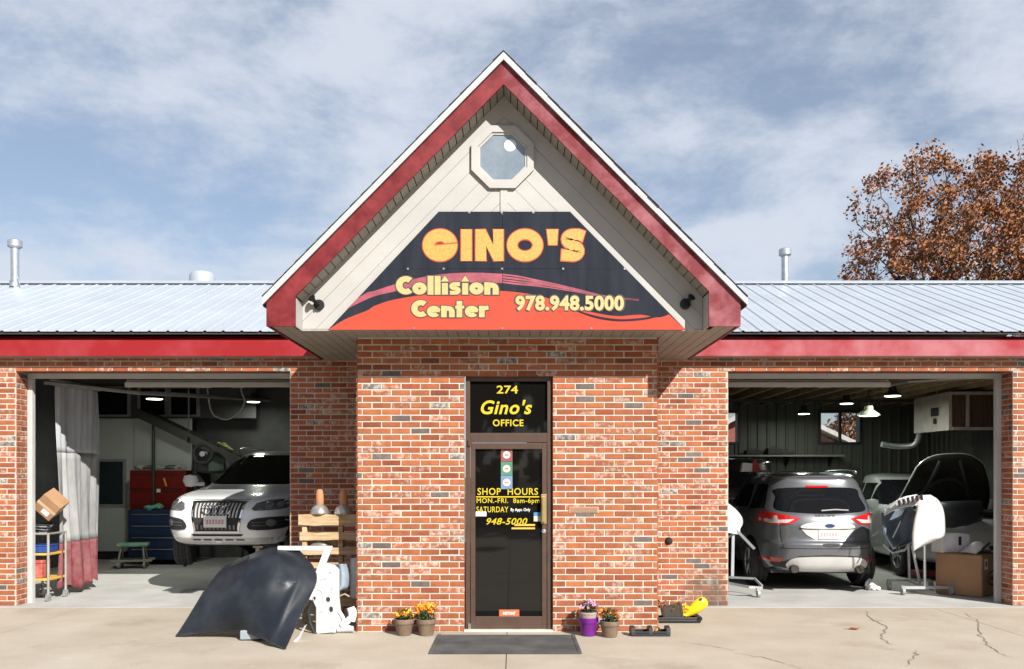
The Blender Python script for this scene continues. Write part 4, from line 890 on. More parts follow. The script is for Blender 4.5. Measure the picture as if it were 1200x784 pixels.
# ---------------- pale SUV with its bonnet up, and the dark van, deep in the right bay
pal = thing('pale_suv', 'dim pale greenish white SUV with raised black bonnet at the back of the right bay', 'car', (7.40, 17.2, .01), R(180-5))
bodyP, bvP = make_car(pal, [(z, yf-.62, yr, hw*.94) for z, yf, yr, hw in rings], PALEP, [(.92, .345), (3.05, .345)])
for s in (-1, 1):
    for y0, y1, ya, yb in ((.45, .92, .7, .9), (.98, 1.55, .98, 1.5), (1.6, 2.28, 1.58, 1.82)):
        part(bvP, pal, 'side_window', CARGLASS, [(y0, 1.15), (y1, 1.13), (yb, 1.50), (ya, 1.50)], 'X', s)
    for y in (.95, 1.575, 2.4): part(bvP, pal, 'door_seam', BLACKM, [(y, .45), (y+.012, .45), (y+.012, 1.12), (y, 1.12)], 'X', s, off=.003, skirt=.01)
    q = MB(); q.lathe([(0, -.10), (.08, -.085), (.115, 0), (.10, .07), (0, .09)], 16, M=Matrix.Translation((s*.97, 2.2, 1.14)) @ Matrix.Scale(.6, 4, (0, 1, 0))); q.build('wing_mirror', PALEP, pal, True, local=True)
    for y in (1.1, 1.72): q = MB(); q.bb(s*.87-.012, s*.87+.012, y-.1, y+.1, .96, .985); q.build('door_handle', PALEP, pal, local=True)
    for y in (.92, 3.05): wheel(pal, s*.74, y, .345, .345, .235, s)
part(bvP, pal, 'windscreen', CARGLASS, [(-.72, 1.15), (.72, 1.15), (.6, 1.56), (-.6, 1.56)], 'Y', 1)
q = MB()
q.grid(lambda u, v: ((u-.5)*1.50*(1-.30*v**1.5), 2.58+.42*v+.10*math.sin(v*3.1), 1.08+.90*v-.15*abs(2*u-1.0)**3.2*(.3+v)+.05*(.5-u)*v), 14, 12)
q.build('raised_bonnet', mat('black_bonnet_lining', (.02, .02, .02), .75, var=.4, vs=9), pal, True, local=True, solid=.03)
bf_ = lambda u, v: ((u-.5)*1.50*(1-.30*v**1.5), 2.58+.42*v+.10*math.sin(v*3.1), 1.08+.90*v-.15*abs(2*u-1.0)**3.2*(.3+v)+.05*(.5-u)*v)
q = MB(); q.tube([bf_(0, k/10) for k in range(11)]+[bf_(k/14, 1) for k in range(1, 15)]+[bf_(1, 1-k/10) for k in range(1, 11)], .016, 6); q.build('bonnet_edge', PALEP, pal, True, local=True)
for pts in ([bf_(.2+.02*k, .08+.8*k/8) for k in range(9)], [bf_(.8-.02*k, .08+.8*k/8) for k in range(9)], [bf_(.2+.6*k/8, .30+.25*math.sin(math.pi*k/8)) for k in range(9)]):
    q = MB(); q.tube([(x, y+.03, z) for x, y, z in pts], .03, 6); q.build('bonnet_rib', mat('grey_bonnet_rib', (.05, .05, .052), .6), pal, True, local=True)
q = MB(); q.bb(-.72, .72, 2.62, 3.62, 1.0, 1.06); q.tube([(-.5, 2.9, 1.06), (-.3, 3.4, 1.13), (.2, 3.5, 1.12)], .04, 6); q.bb(-.35, .3, 2.9, 3.3, 1.06, 1.13); q.build('engine', BLACKM, pal, local=True)
van = thing('dark_van', 'black vehicle in shadow behind the grey SUV roof', 'car', (5.15, 16.35, .01), R(90))
bodyV, bvV = make_car(van, [(z*1.16, yf, yr, hw) for z, yf, yr, hw in rings], DARKP, [(.92, .345), (3.61, .345)])
for s in (-1, 1):
    part(bvV, van, 'side_window', CARGLASS, [(.5, 1.34), (2.7, 1.32), (2.3, 1.72), (.8, 1.72)], 'X', s)
    for y in (.92, 3.61): wheel(van, s*.79, y, .345, .345, .235, s)
# ------------------------------------------------------------------ lamps in the bays
BULB = mat('lit_bulb', (.9, .9, .85), .5, var=0, emit=(.92, 1, .86), es=4)
def pendant(px, py, Y, w_px, label, group, watt, hood=True):
    X, Z = SX(px, Y), SZ(py, Y); r = w_px/2*Y/F
    p = thing('pendant_lamp', label, 'lamp', (X, Y, Z), 0, group)
    q = MB(); q.lathe([(r, 0), (r*1.02, .012), (r*.75, .05), (r*.42, .09), (r*.38, .16), (0, .17)], 24); q.build('lamp_shade', BLACKM if hood else mat('pale_lamp_shade', (.55, .58, .45), .5), p, 45, local=True)
    q = MB(); q.lathe([(0, -.012), (r*.8, -.008), (r*.93, .006)], 24); q.build('diffuser', BULB, p, True, local=True)
    q = MB(); q.tube([(0, 0, .165), (0, 0, max(.2, (3.128 if X > 0 else 3.42)-Z))], .008, 6); q.build('cord', BLACKM, p, local=True)
    ld = bpy.data.lights.new('lamp_glow', 'AREA'); ld.shape = 'DISK'; ld.size = r*1.6; ld.energy = watt; ld.color = (.95, 1, .88)
    lo = bpy.data.objects.new('lamp_glow', ld); COL.objects.link(lo); lo.parent = p; lo.location = (0, 0, -.03)
pendant(181, 467.5, 14.6, 21, 'lit flat lamp hanging near the dark windows of the left bay', 'lamps in the left bay', 15)
pendant(297, 471, 16.6, 17, 'lit flat lamp over the white SUV roof in the left bay', 'lamps in the left bay', 5)
pendant(992, 473, 15.2, 17, 'black shaded lit pendant lamp left of the lit back window top', 'lamps in the right bay', 7)
pendant(942, 485, 16.3, 15, 'small black shaded pendant lamp between the two back windows', 'lamps in the right bay', 7)
pendant(1018, 487, 14.4, 25, 'widest pale rimmed lamp hanging beside the back window', 'lamps in the right bay', 8, False)
pendant(1046, 464, 14.0, 21, 'lit lamp under the ceiling nearest the wall heater', 'lamps in the right bay', 7)
# ------------------------------------------------------------------ left bay
CURT = mat('dusty_grey_curtain', (.34, .35, .375), .7, var=.14, vs=3, stretch=(1, 1, .4))
MESH = mat('grey_mesh_curtain', (.13, .13, .14), .8, vs=2.4, col2=(.34, .34, .335), stretch=(1, 1.5, .35), det=8)
CURTR = mat('dirty_red_curtain', (.145, .022, .03), .75, vs=7, col2=(.21, .08, .08), det=9)
cu = thing('work_curtain', 'long hanging curtain of pale, grey and red bands just inside the left bay', 'curtain', (-6.07, 12.1, .1))
def cfn(z0, z1, rag=0):
    def f(u, v):
        z = z1+(z0-z1)*v; fl_ = (2.9-z)/2.8
        y = 11.62+1.12*u*(1-.03*(1-fl_)); tp = (1-fl_)
        y += .10*tp*(.5-u)
        x = -6.10+.10*u+.034*math.sin(u*30+.9*math.sin(u*7))*(.6+.5*fl_)+.012*math.sin(u*57+z*1.5)+.02*math.sin(u*11+1)+.03*math.sin(z*1.7+u*4)
        return (x, y, z+(rag*.02*math.sin(u*40)+rag*.03*math.sin(u*9) if v == 1 else 0))
    return f
for nm, z0, z1, m_, rg in (('upper_band', 1.955, 2.885, CURT, 0), ('middle_band', .735, 1.95, MESH, 0), ('lower_band', .11, .73, CURTR, 1)):
    q = MB(); q.grid(cfn(z0, z1, rg), 90, 14); q.build(nm, m_, cu, True, solid=.004)
q = MB(); q.tube([(-6.1, 11.5, 2.91), (-6.0, 12.9, 2.91)], .016, 8); q.build('curtain_rail', GALV, cu)
q = MB()
for k in range(9): q.bb(-6.13+.1*k/8-.012, -6.13+.1*k/8+.03, 11.62+k*.135, 11.635+k*.135, 2.87, 2.925)
q.build('hook', GALV, cu)
# rolling cart
TUBE = mat('grey_cart_tube', (.36, .34, .31), .5, .4, var=.15)
SH_Y = mat('yellow_shelf', (.60, .36, .06), .6, var=.1)
ct = thing('rolling_cart', 'low tube cart with two yellow shelves beside the left bay jamb', 'cart', (-6.05, 11.45, 0), R(0))
cx0, cx1, cy0, cy1 = -.28, .03, -.14, .30
for k, (x, y) in enumerate(((cx0, cy0), (cx1, cy0), (cx0, cy1), (cx1, cy1))):
    q = MB(); q.tube([(x, y, .09), (x, y, .89)], .017, 8); q.build('post', TUBE, ct, local=True)
    q = MB(); q.tube([(x-.018, y, .05), (x+.018, y, .05)], .048, 14); q.bb(x-.026, x+.026, y-.02, y+.02, .06, .10); q.build('caster', GALV, ct, local=True)
for z in (.27, .60):
    q = MB(); q.bb(cx0, cx1, cy0, cy1, z, z+.03); q.build('shelf', SH_Y, ct, local=True, bevel=.004)
q = MB(); q.tube([(cx0, cy0, .88), (cx1, cy0, .88), (cx1, cy1, .88), (cx0, cy1, .88), (cx0, cy0, .88)], .014, 8); q.build('rail', TUBE, ct, local=True)
def crate(name, label, cat, loc, size, m, rz=0, detail=None):
    t = thing(name, label, cat, loc, rz); x, y, z = size
    q = MB(); q.bb(-x/2, x/2, -y/2, y/2, 0, z*.82); q.build('body', m, t, local=True, bevel=.008)
    q = MB(); q.bb(-x/2-.008, x/2+.008, -y/2-.008, y/2+.008, z*.83, z); q.build('lid', detail or m, t, local=True, bevel=.006)
    return t
crate('plastic_tray', 'flat blue plastic case on the upper shelf of the tube cart', 'case', (-6.16, 11.45, .635), (.24, .30, .10), mat('blue_plastic', (.02, .06, .24), .4))
crate('tin_box', 'red metal tin on the lower shelf of the tube cart', 'tin', (-6.19, 11.43, .305), (.16, .2, .23), mat('red_tin', (.40, .06, .05), .4, vs=8, col2=(.5, .2, .16)))
wb = thing('grey_hose_bundle', 'heap of grey and black hoses on top of the tube cart', 'hoses', (-6.19, 11.48, .885))
for k in range(6):
    q = MB(); r = .05+.015*k; q.tube([(r*math.cos(a*.5)+random.uniform(-.02, .02), r*math.sin(a*.5), .012+.02*k+.008*math.sin(a)) for a in range(14)], .013, 7)
    q.build('hose', BLACKM if k % 2 else mat('grey_hose', (.25, .26, .28), .5), wb, True, local=True)
cb_ = thing('cardboard_box', 'brown cardboard box balanced on its corner against the curtain', 'box', (-6.04, 11.42, 1.02))
rt = (Matrix.Rotation(R(18), 4, 'Z') @ Matrix.Rotation(R(44), 4, 'Y') @ Matrix.Rotation(R(28), 4, 'X'))
M_ = Matrix.Translation((0, 0, .24)) @ rt
q = MB(); q.bb(-.135, .135, -.12, .12, -.135, .135, M=M_); q.build('carton', CARD, cb_, local=True, bevel=.004)
q = MB(); q.bb(-.137, .137, -.122, .122, -.02, .02, M=M_); q.build('tape', mat('pale_tape', (.52, .38, .26), .35), cb_, local=True)
q = MB(); q.bb(-.02, .08, -.1225, -.121, -.10, -.03, M=M_); q.build('paper_label', PAPER, cb_, local=True)
# spray booth wall at the back
BOOTH = mat('white_booth_panel', (.58, .60, .58), .35, var=.04, vs=2)
BTH_F = mat('grey_booth_frame', (.30, .30, .30), .5)
yb = 17.0
pb = thing('spray_booth', 'grey white booth wall with glazed door and dark upper windows behind the curtain', 'spray booth', (-7.0, yb, 0))
def pxbox(q, x0, y0, x1, y1, Y, d, mi=0): q.bb(SX(x0, Y), SX(x1, Y), Y, Y+d, SZ(y1, Y), SZ(y0, Y), mi)
for x0, x1 in ((100, 156.3), (157.2, 224)):
    q = MB(); pxbox(q, x0, 490.5, x1, 646, yb, .06); q.build('panel', BOOTH, pb, bevel=.004)
q = MB(); pxbox(q, 100, 646.5, 224, 658, yb+.03, .06); q.build('plinth', BLACKM, pb)
q = MB(); pxbox(q, 100, 448, 300, 490, yb+.03, .06); q.build('upper_wall', mat('charcoal_booth_wall', (.07, .07, .07), .7), pb)
for x0, x1 in ((112, 149), (164, 193), (200, 230)):
    q = MB(); pxbox(q, x0-3, 453, x0, 488, yb-.02, .05); pxbox(q, x1, 453, x1+3.5, 488, yb-.02, .05); pxbox(q, x0, 453, x1, 455, yb-.02, .05); pxbox(q, x0, 486, x1, 488, yb-.02, .05)
    wfr = q.build('window_frame', BTH_F, pb); q = MB(); pxbox(q, x0, 455, x1, 486, yb+.005, .01); q.build('pane', CARGLASS, wfr)
q = MB(); pxbox(q, 112, 538, 116, 594, yb-.025, .024); pxbox(q, 144, 538, 147.5, 594, yb-.025, .024); pxbox(q, 116, 538, 144, 541, yb-.025, .024); pxbox(q, 116, 591, 144, 594, yb-.025, .024)
dfm = q.build('window_frame', BTH_F, pb); q = MB(); pxbox(q, 116, 541, 144, 591, yb-.012, .01); q.build('pane', mat('teal_dark_pane', (.02, .035, .045), .04, var=0, spec=.8), dfm)
def lump(name, m, par, rx, ry, rz_, c=(0, 0, 0), seed=0, n=14):
    rnd = random.Random(seed); ph = [rnd.uniform(0, 6) for _ in range(6)]; q = MB()
    def f(u, v):
        a = u*2*math.pi; b = v*math.pi; k = 1+.22*math.sin(3*a+ph[0])*math.sin(2*b+ph[1])+.15*math.sin(5*a+ph[2]+3*b)+.08*math.sin(9*b+ph[3]+2*a)
        return (c[0]+rx*k*math.cos(a)*math.sin(b), c[1]+ry*k*math.sin(a)*math.sin(b), c[2]+rz_*k*max(-.6, math.cos(b)))
    q.grid(f, n*2, n); return q.build(name, m, par, True, local=True)
# tool chests
def chest(name, label, px0, px1, ytop, ybot, Y, dep, m, rows, junk):
    x0, x1, z0, z1 = SX(px0, Y), SX(px1, Y), max(SZ(ybot, Y), .012), SZ(ytop, Y)
    t = thing(name, label, 'tool chest', ((x0+x1)/2, Y, z0), 0)
    q = MB(); q.bb(x0, x1, Y, Y+dep, z0+.06, z1); q.build('cabinet', m, t, bevel=.008)
    h = (z1-z0-.12)/rows
    for k in range(rows):
        q = MB(); q.bb(x0+.03, x1-.03, Y-.018, Y-.002, z0+.08+k*h, z0+.08+(k+1)*h-.012); d_ = q.build('drawer', m, t, bevel=.004)
        q = MB(); q.bb(x0+.08, x1-.08, Y-.035, Y-.02, z0+.08+(k+1)*h-.045, z0+.08+(k+1)*h-.03); q.build('handle', STEEL if junk else BLACKM, d_)
    for sx in (x0+.08, x1-.08):
        q = MB(); q.tube([(sx-.02, Y+.1, z0+.03), (sx+.02, Y+.1, z0+.03)], .03, 10); q.build('caster', BLACKM, t)
    return t
chest('red_tool_chest', 'tall dark red tool chest in front of the booth wall', 152, 218, 551, 655, 16.55, .35, mat('dark_red_enamel', (.17, .013, .010), .3, var=.1), 5, False)
chest('blue_tool_chest', 'dark blue tool chest standing before the red one', 150, 214, 598, 660, 15.95, .45, mat('dark_blue_enamel', (.012, .03, .075), .35, var=.15), 4, True)
tr = thing('green_rag', 'crumpled green rag on top of the blue tool chest', 'rag', (-6.65, 16.1, 1.01))
lump('cloth_fold', mat('green_cloth', (.10, .30, .20), .9), tr, .14, .10, .045, (0, 0, .03), 3); lump('cloth_fold', MATS['green_cloth'], tr, .08, .07, .06, (.12, 0, .045), 4)
red = [o for o in bpy.data.objects if o.name == 'red_tool_chest'][0]
q = MB(); pxbox(q, 183.5, 573, 188, 577, 16.5, .008); q.build('paper_label', PAPER, red)
q = MB(); q.box(tuple(at(193.5, 565, 16.49)), (.035, .006, .16), 0, Matrix.Rotation(R(-18), 3, 'Y')); q.build('yellow_tag', SH_Y, red)
jn = thing('cloth_heap', 'crumpled pale and grey cloths lying along the top of the red tool chest', 'cloths', tuple(at(188, 550, 16.7)))
for k in range(5): lump('cloth_fold', (mat('grey_rag_cloth', (.14, .15, .14), .9) if k % 2 else mat('pale_rag_cloth', (.42, .44, .42), .9)), jn, .12, .10, .045, (-.38+k*.19, 0, .03), 30+k)
yg = thing('yellow_bag', 'dull yellow bag hanging behind the white SUV roof', 'bag', tuple(at(258, 527, 16.9)))
lump('bag_body', mat('dull_yellow_bag', (.30, .29, .08), .7), yg, .20, .10, .11, (0, 0, 0), 41); q = MB(); q.tube([(-.1, 0, .05), (0, 0, .2), (.1, 0, .05)], .008, 5); q.build('strap', BLACKM, yg, True, local=True)
pw = thing('wall_reel', 'round dark hose reel beside the stair foot', 'hose reel', tuple(at(238, 532, 15.9)))
q = MB(); q.tube([(.17*math.cos(.3*k), 0, .17*math.sin(.3*k)) for k in range(22)], .035, 8); q.build('coil', BLACKM, pw, True, local=True); q = MB(); q.tube([(0, -.05, 0), (0, .1, 0)], .05, 10); q.build('hub', GALV, pw, local=True)
# mechanic stool
stl = thing('rolling_stool', 'low mechanic stool with pale green pad on casters in the left bay', 'stool', (SX(156, 15.5), 15.5, .012), R(15))
q = MB(); q.bb(-.26, .26, -.16, .16, .37, .43); q.build('pad', mat('cream_pad', (.50, .42, .26), .6, vs=4, col2=(.16, .38, .28), lo=.45, hi=.55), stl, local=True, bevel=.02)
for x, y in ((-.30, -.2), (.30, -.2), (-.30, .2), (.30, .2)):
    q = MB(); q.tube([(x*.6, y*.6, .37), (x*.7, y, .13)], .018, 8); q.build('leg', TUBE, stl, local=True)
    q = MB(); q.tube([(x*.7-.02, y, .05), (x*.7+.02, y, .05)], .05, 12); q.tube([(x*.7, y, .05), (x*.7, y, .13)], .012, 6); q.build('caster', mat('cream_caster', (.42, .36, .28), .5), stl, local=True)
q = MB(); q.bb(-.34, .34, -.21, -.17, .11, .15); q.bb(-.34, .34, .17, .21, .11, .15); q.bb(-.24, .24, -.17, .17, .11, .13); q.build('tray', TUBE, stl, local=True)
# stair along the booth
stt = thing('metal_stair', 'dark slatted metal stair sloping down behind the tool chests', 'stair', (SX(190, 15.9), 15.9, .01))
A, B = at(160, 488, 16.2), at(285, 548, 16.2)
d_ = (B-A)
for dy in (0, .55):
    q = MB(); q.add([A+Vector((0, dy, -.02)), B+Vector((0, dy, -.02)), B+Vector((0, dy, .16)), A+Vector((0, dy, .16)), A+Vector((0, dy+.03, -.02)), B+Vector((0, dy+.03, -.02)), B+Vector((0, dy+.03, .16)), A+Vector((0, dy+.03, .16))], [(0,1,2,3),(4,7,6,5),(0,4,5,1),(2,6,7,3),(0,3,7,4),(1,5,6,2)]); q.build('stringer', mat('dark_stair_steel', (.045, .045, .042), .5, .3), stt)
for k in range(9):
    p = A+d_*((k+.5)/9); q = MB(); q.bb(p.x-.13, p.x+.13, p.y+.03, p.y+.55, p.z+.05, p.z+.08); q.build('tread', MATS['dark_stair_steel'], stt)
for t_ in (.1, .5, .95):
    p = A+d_*t_; q = MB(); q.tube([(p.x, p.y+.28, p.z), (p.x, p.y+.28, .01)], .03, 8); q.build('post', MATS['dark_stair_steel'], stt)
wsf = thing('parts_shelf', 'dark shelf bracketed to the back wall behind the white SUV', 'shelf', (SX(257, 16.9), 16.9, 1.72))
q = MB(); q.bb(-.45, .45, -.22, .22, -.03, 0); q.build('board', BLACKM, wsf, local=True)
for x in (-.35, .35): q = MB(); q.prism([(-.2, -.031), (.5, -.031), (.5, -.3)], x-.015, x+.015, 'X'); q.build('bracket', BLACKM, wsf, local=True)
crate('green_bin', 'pale green plastic bin behind the white SUV roof', 'bin', (SX(257, 16.9), 16.9, 1.722), (.30, .36, .36), mat('pale_green_bin', (.13, .18, .155), .5))
hs = thing('air_hose', 'loop of pale air hose hanging from the left bay ceiling', 'hose', (SX(270, 13.8), 13.8, 2.6))
q = MB(); q.tube(smooth_pts([tuple(at(x, y, 13.8)) for x, y in ((281, 448), (284, 462), (287, 470), (281, 482), (268, 491), (255, 489), (247, 480), (243, 455))], n=6), .012, 8); q.build('hose', mat('pale_hose', (.35, .35, .34), .5), hs, True)
q = MB(); q.tube([tuple(at(281, 448, 13.8)), tuple(at(281, 425, 13.8))], .03, 8); q.build('reel', BLACKM, hs)
pt = thing('hanging_rod', 'thin grey rod hanging from the ceiling right of the curtain', 'rod', tuple(at(221, 505, 14.2)))
q = MB(); q.tube([tuple(at(221, 438, 14.2)), tuple(at(221, 515, 14.2))], .010, 6); q.build('rod', GALV, pt); q = MB(); q.tube([tuple(at(221, 512, 14.2)), tuple(at(221, 519, 14.2))], .022, 8); q.build('handle', BLACKM, pt)
# ------------------------------------------------------------------ right bay
Yh = 14.2
hx0, hx1, hz0, hz1 = SX(1112, Yh), SX(1172, Yh), SZ(504, Yh), SZ(459, Yh)-.0
ht = thing('ceiling_heater', 'boxy white and brown heater hung near the ceiling of the right bay', 'heater', ((hx0+hx1)/2, Yh, hz0))
q = MB(); q.add([(hx0, Yh, hz0), (hx0, Yh, hz1), (hx0+.03, Yh+1.3, hz1-.01), (hx0+.03, Yh+1.3, hz0+.01), (hx0+.05, Yh, hz0), (hx0+.05, Yh, hz1), (hx0+.08, Yh+1.3, hz1), (hx0+.08, Yh+1.3, hz0)], [(0,1,2,3),(4,7,6,5),(0,4,5,1),(2,6,7,3),(1,5,6,2),(0,3,7,4)])
q.build('side_panel', mat('beige_heater_panel', (.52, .48, .43), .5), ht)
q = MB(); q.bb(hx0+.06, hx1, Yh+.03, Yh+1.25, hz0+.02, hz1-.02); q.build('core', mat('brown_heater_core', (.15, .095, .07), .7, vs=3, stretch=(8, 1, .3)), ht)
q = MB(); q.bb(hx0+.051, hx1, Yh-.012, Yh+.02, hz0, hz0+.05); q.bb(hx0+.051, hx1, Yh-.012, Yh+.02, hz1-.05, hz1); q.bb(hx0+.28, hx0+.33, Yh-.01, Yh+.02, hz0+.051, hz1-.051); q.build('frame', MATS['beige_heater_panel'], ht)
for k in range(16):
    q = MB(); x = hx0+.08+k*.05; q.bb(x, x+.012, Yh+.004, Yh+.028, hz0+.052, hz1-.052); q.build('fin', MATS['brown_heater_core'], ht)
q = MB(); q.bb(hx0-.008, hx0+.0, Yh+.35, Yh+.60, hz0+.26, hz0+.40); q.bb(hx0-.008, hx0+.0, Yh+.42, Yh+.52, hz0+.13, hz0+.22); q.build('display', BLACKM, ht)
for x in (hx0+.1, hx1-.1):
    q = MB(); q.tube([(x, Yh+.6, hz1-.02), (x, Yh+.6, 3.128)], .015, 6); q.build('hanger', GALV, ht)
q = MB(); q.tube(smooth_pts([(hx0-.5, Yh+1.4, hz0-.18), (hx0-.2, Yh+1.4, hz0-.22), (hx0+.05, Yh+1.3, hz0-.18), (hx0+.1, Yh+1.2, hz0+.05)], n=5), .05, 10); q.build('duct', GALV, ht, True)
sh = thing('wall_shelf', 'long thin shelf along the back wall of the right bay', 'shelf', (SX(930, YB-.2), YB-.15, SZ(534, YB-.2)))
q = MB(); pxbox(q, 853, 533, 990, 535, YB-.32, .28); q.build('board', mat('shelf_board', (.20, .19, .16), .7), sh)
for px in (870, 920, 970): q = MB(); q.prism([(YB-.3, SZ(535, YB-.3)-.005), (YB-.03, SZ(535, YB-.3)-.005), (YB-.03, SZ(535, YB-.3)-.2)], SX(px, YB), SX(px, YB)+.02, 'X'); q.build('bracket', BLACKM, sh)
for (px, w_, h_, lab) in ((884, .34, .09, 'dark flat tool case on the shelf left end'), (908, .30, .13, 'dark humped power tool on the shelf'), (922, .28, .07, 'small dark case on the shelf')):
    t = thing('tool_case', lab, 'tool case', (SX(px, YB-.25), YB-.18, SZ(533, YB-.32)+.002), 0, 'cases on the back shelf')
    q = MB(); q.bb(-w_/2, w_/2, -.1, .1, 0, h_); q.build('case', BLACKM, t, local=True, bevel=.02); q = MB(); q.tube([(-.05, 0, h_), (-.04, 0, h_+.03), (.04, 0, h_+.03), (.05, 0, h_)], .008, 6); q.build('handle', BLACKM, t, local=True)
# white bumper cover on a wheeled stand
PWHITE = mat('white_primed_plastic', (.60, .60, .59), .35, var=.02)
STAND = mat('grey_stand_tube', (.42, .43, .45), .45, .4, var=.08)
Yp = 11.9
st1 = thing('panel_stand', 'wheeled grey tube stand under the white bumper in the right bay', 'stand', (SX(1082, Yp), 12.1, .012))
q = MB(); q.tube([tuple(at(1057, 688.5, 11.95)), tuple(at(1113, 688.5, 11.95))], .026, 4); q.build('base_bar', STAND, st1)
q = MB(); q.tube([tuple(at(1040, 680, 12.5)), tuple(at(1090, 680, 12.5))], .024, 4); q.build('base_bar', STAND, st1)
q = MB(); a_, b_ = at(1083, 688, 11.95), at(1065, 680, 12.5); q.tube([tuple(a_), tuple(b_)], .022, 4); q.build('base_bar', STAND, st1)
for a, b in (((1084, 688, 11.95), (1083, 620, 11.95)), ((1066, 680, 12.4), (1064, 625, 12.3)), ((1078, 683, 12.2), (1069, 640, 12.0))):
    q = MB(); q.tube([tuple(at(*a)), tuple(at(*b))], .020, 8); q.build('upright', STAND, st1)
for px, Y in ((1057, 11.95), (1113, 11.95), (1041, 12.5), (1090, 12.5)):
    X = SX(px, Y); q = MB(); q.tube([(X-.018, Y-.03, .055), (X+.018, Y-.03, .055)], .05, 14); q.bb(X-.026, X+.026, Y-.05, Y+.01, .07, .13); q.build('caster', mat('grey_caster', (.30, .30, .30), .5), st1)
for pts in ([(1022, 628), (1036, 618), (1066, 612)], [(1035, 638), (1046, 648), (1060, 645), (1070, 630)]):
    q = MB(); q.tube([tuple(at(x, y, 12.05)) for x, y in pts], .014, 7); q.build('arm', STAND, st1)
fp = thing('white_bumper_cover', 'white curved bumper cover hanging on the wheeled stand', 'bumper', tuple(at(1085, 640, Yp)))
def rowgrid(rows, Yfn, nu=12, nv=16):
    """rows: (left point, right point) pairs down the panel, interpolated"""
    Lp = smooth_pts([r[0] for r in rows], n=8); Rp = smooth_pts([r[1] for r in rows], n=8)
    def f(u, v):
        i = min(len(Lp)-1, int(round(v*(len(Lp)-1)))); x = Lp[i][0]+(Rp[i][0]-Lp[i][0])*u; y = Lp[i][1]+(Rp[i][1]-Lp[i][1])*u
        return tuple(at(x, y, Yfn(u, v)))
    q = MB(); q.grid(f, nu, len(Lp)-1); return q
q = rowgrid([((1074, 581), (1090, 580)), ((1072, 586), (1099, 586)), ((1074, 596), (1105, 597)), ((1071, 610), (1107, 612)), ((1069, 625), (1106, 628)), ((1069, 636), (1097, 633)), ((1070, 646), (1074, 643))],
            lambda u, v: 11.58-.12*math.sin(math.pi*min(1, u*.75+.25))+.08*u*u); q.build('skin', PWHITE, fp, True, solid=.012)
q = rowgrid([((1036, 597), (1036, 604)), ((1045, 590), (1047, 598)), ((1058, 583), (1060, 594)), ((1075, 579.5), (1074, 592))], lambda u, v: 11.78-.22*u-.1*v); q.build('upper_flange', PWHITE, fp, True, solid=.012)
for k in range(6):
    x = 1052+k*5.2; yy = 591.5-k*1.3
    q = rowgrid([((x, yy-5.6+abs(k-3)*.3), (x+3, yy-6.4+abs(k-3)*.3)), ((x+1, yy+1.5), (x+4, yy+.8))], lambda u, v: 11.60-.16*u-.12*v-.03-.02*k*.4, 2); q.build('slot', mat('mauve_slot', (.14, .10, .11), .6), fp, solid=.006)
INNER = mat('blue_grey_inner_shell', (.10, .13, .17), .5, var=.25, vs=6)
q = rowgrid([((1034, 601), (1070, 593)), ((1034, 612), (1071, 606)), ((1037, 625), (1070, 622)), ((1044, 637), (1069, 634)), ((1047, 643), (1056, 640))], lambda u, v: 11.83+.15*math.sin(math.pi*u)); q.build('inner_shell', INNER, fp, True, solid=.012)
for a, b, r in (((1034, 601), (1035, 625), .012), ((1035, 625), (1047, 644), .012), ((1062, 597), (1046, 630), .014), ((1047, 643), (1068, 624), .01)):
    q = MB(); q.tube([tuple(at(*a, 11.70)), tuple(at(*b, 11.68))], r, 6); q.build('rib', mat('dark_rib', (.05, .06, .07), .5), fp)
# white wing on its stand, left edge of the right bay
st2 = thing('panel_stand', 'grey angled tube stand half hidden behind the right brick pier', 'stand', (SX(862, 12.2), 12.2, .012))
for pts, r in (([(858, 678, 12.2), (859, 624, 12.2)], .028), ([(856, 622, 12.2), (864, 622, 12.2), (884, 643, 12.0)], .024), ([(846, 676, 12.2), (884, 678, 11.95), (893, 687, 11.8)], .022), ([(846, 682, 12.0), (878, 688, 11.7), (893, 689, 11.75)], .024), ([(850, 632, 12.2), (858, 626, 12.2)], .014)):
    q = MB(); q.tube([tuple(at(*p)) for p in pts], r, 4); q.build('tube', STAND, st2)
for px, Y in ((888, 11.72), (848, 12.0)):
    X = SX(px, Y); q = MB(); q.tube([(X-.018, Y-.03, .055), (X+.018, Y-.03, .055)], .05, 14); q.bb(X-.026, X+.026, Y-.05, Y+.01, .07, .13); q.build('caster', MATS['grey_caster'], st2)
wg = thing('white_wing_panel', 'white wing panel on the stand beside the right brick pier', 'car panel', tuple(at(858, 620, 12.15)))
q = rowgrid([((835, 588), (852, 589)), ((833, 596), (862, 597)), ((832, 606), (869, 606)), ((832, 614), (870, 614)), ((834, 621), (866, 622)), ((838, 621.5), (869, 627))], lambda u, v: 12.15-.12*math.sin(math.pi*u)+.1*u); q.build('skin', PWHITE, wg, True, solid=.012)
q = rowgrid([((864, 614), (870, 614)), ((862, 621), (867, 622)), ((866, 622), (870, 628))], lambda u, v: 12.2, 2); q.build('flange', PWHITE, wg, True, solid=.01)
# dark bumper behind
db = thing('dark_bumper', 'dark grey bumper on a stand behind the white bumper cover', 'bumper', tuple(at(1130, 640, 13.4)))
q = rowgrid([((1098, 588), (1150, 587)), ((1098, 598), (1152, 596)), ((1100, 610), (1152, 606)), ((1102, 621), (1148, 613))], lambda u, v: 13.4-.12*math.sin(math.pi*v)+.15*(2*u-1)**2); q.build('skin', mat('charcoal_bumper', (.045, .05, .058), .4), db, True, solid=.012)
for pts in ([(1132, 612), (1137, 630), (1140, 650), (1140, 676)], [(1144, 611), (1149, 624), (1146, 640), (1146, 676)]):
    q = MB(); q.tube(smooth_pts([tuple(at(x, y, 13.5)) for x, y in pts], n=4), .02, 8); q.build('leg', STAND, db, True)
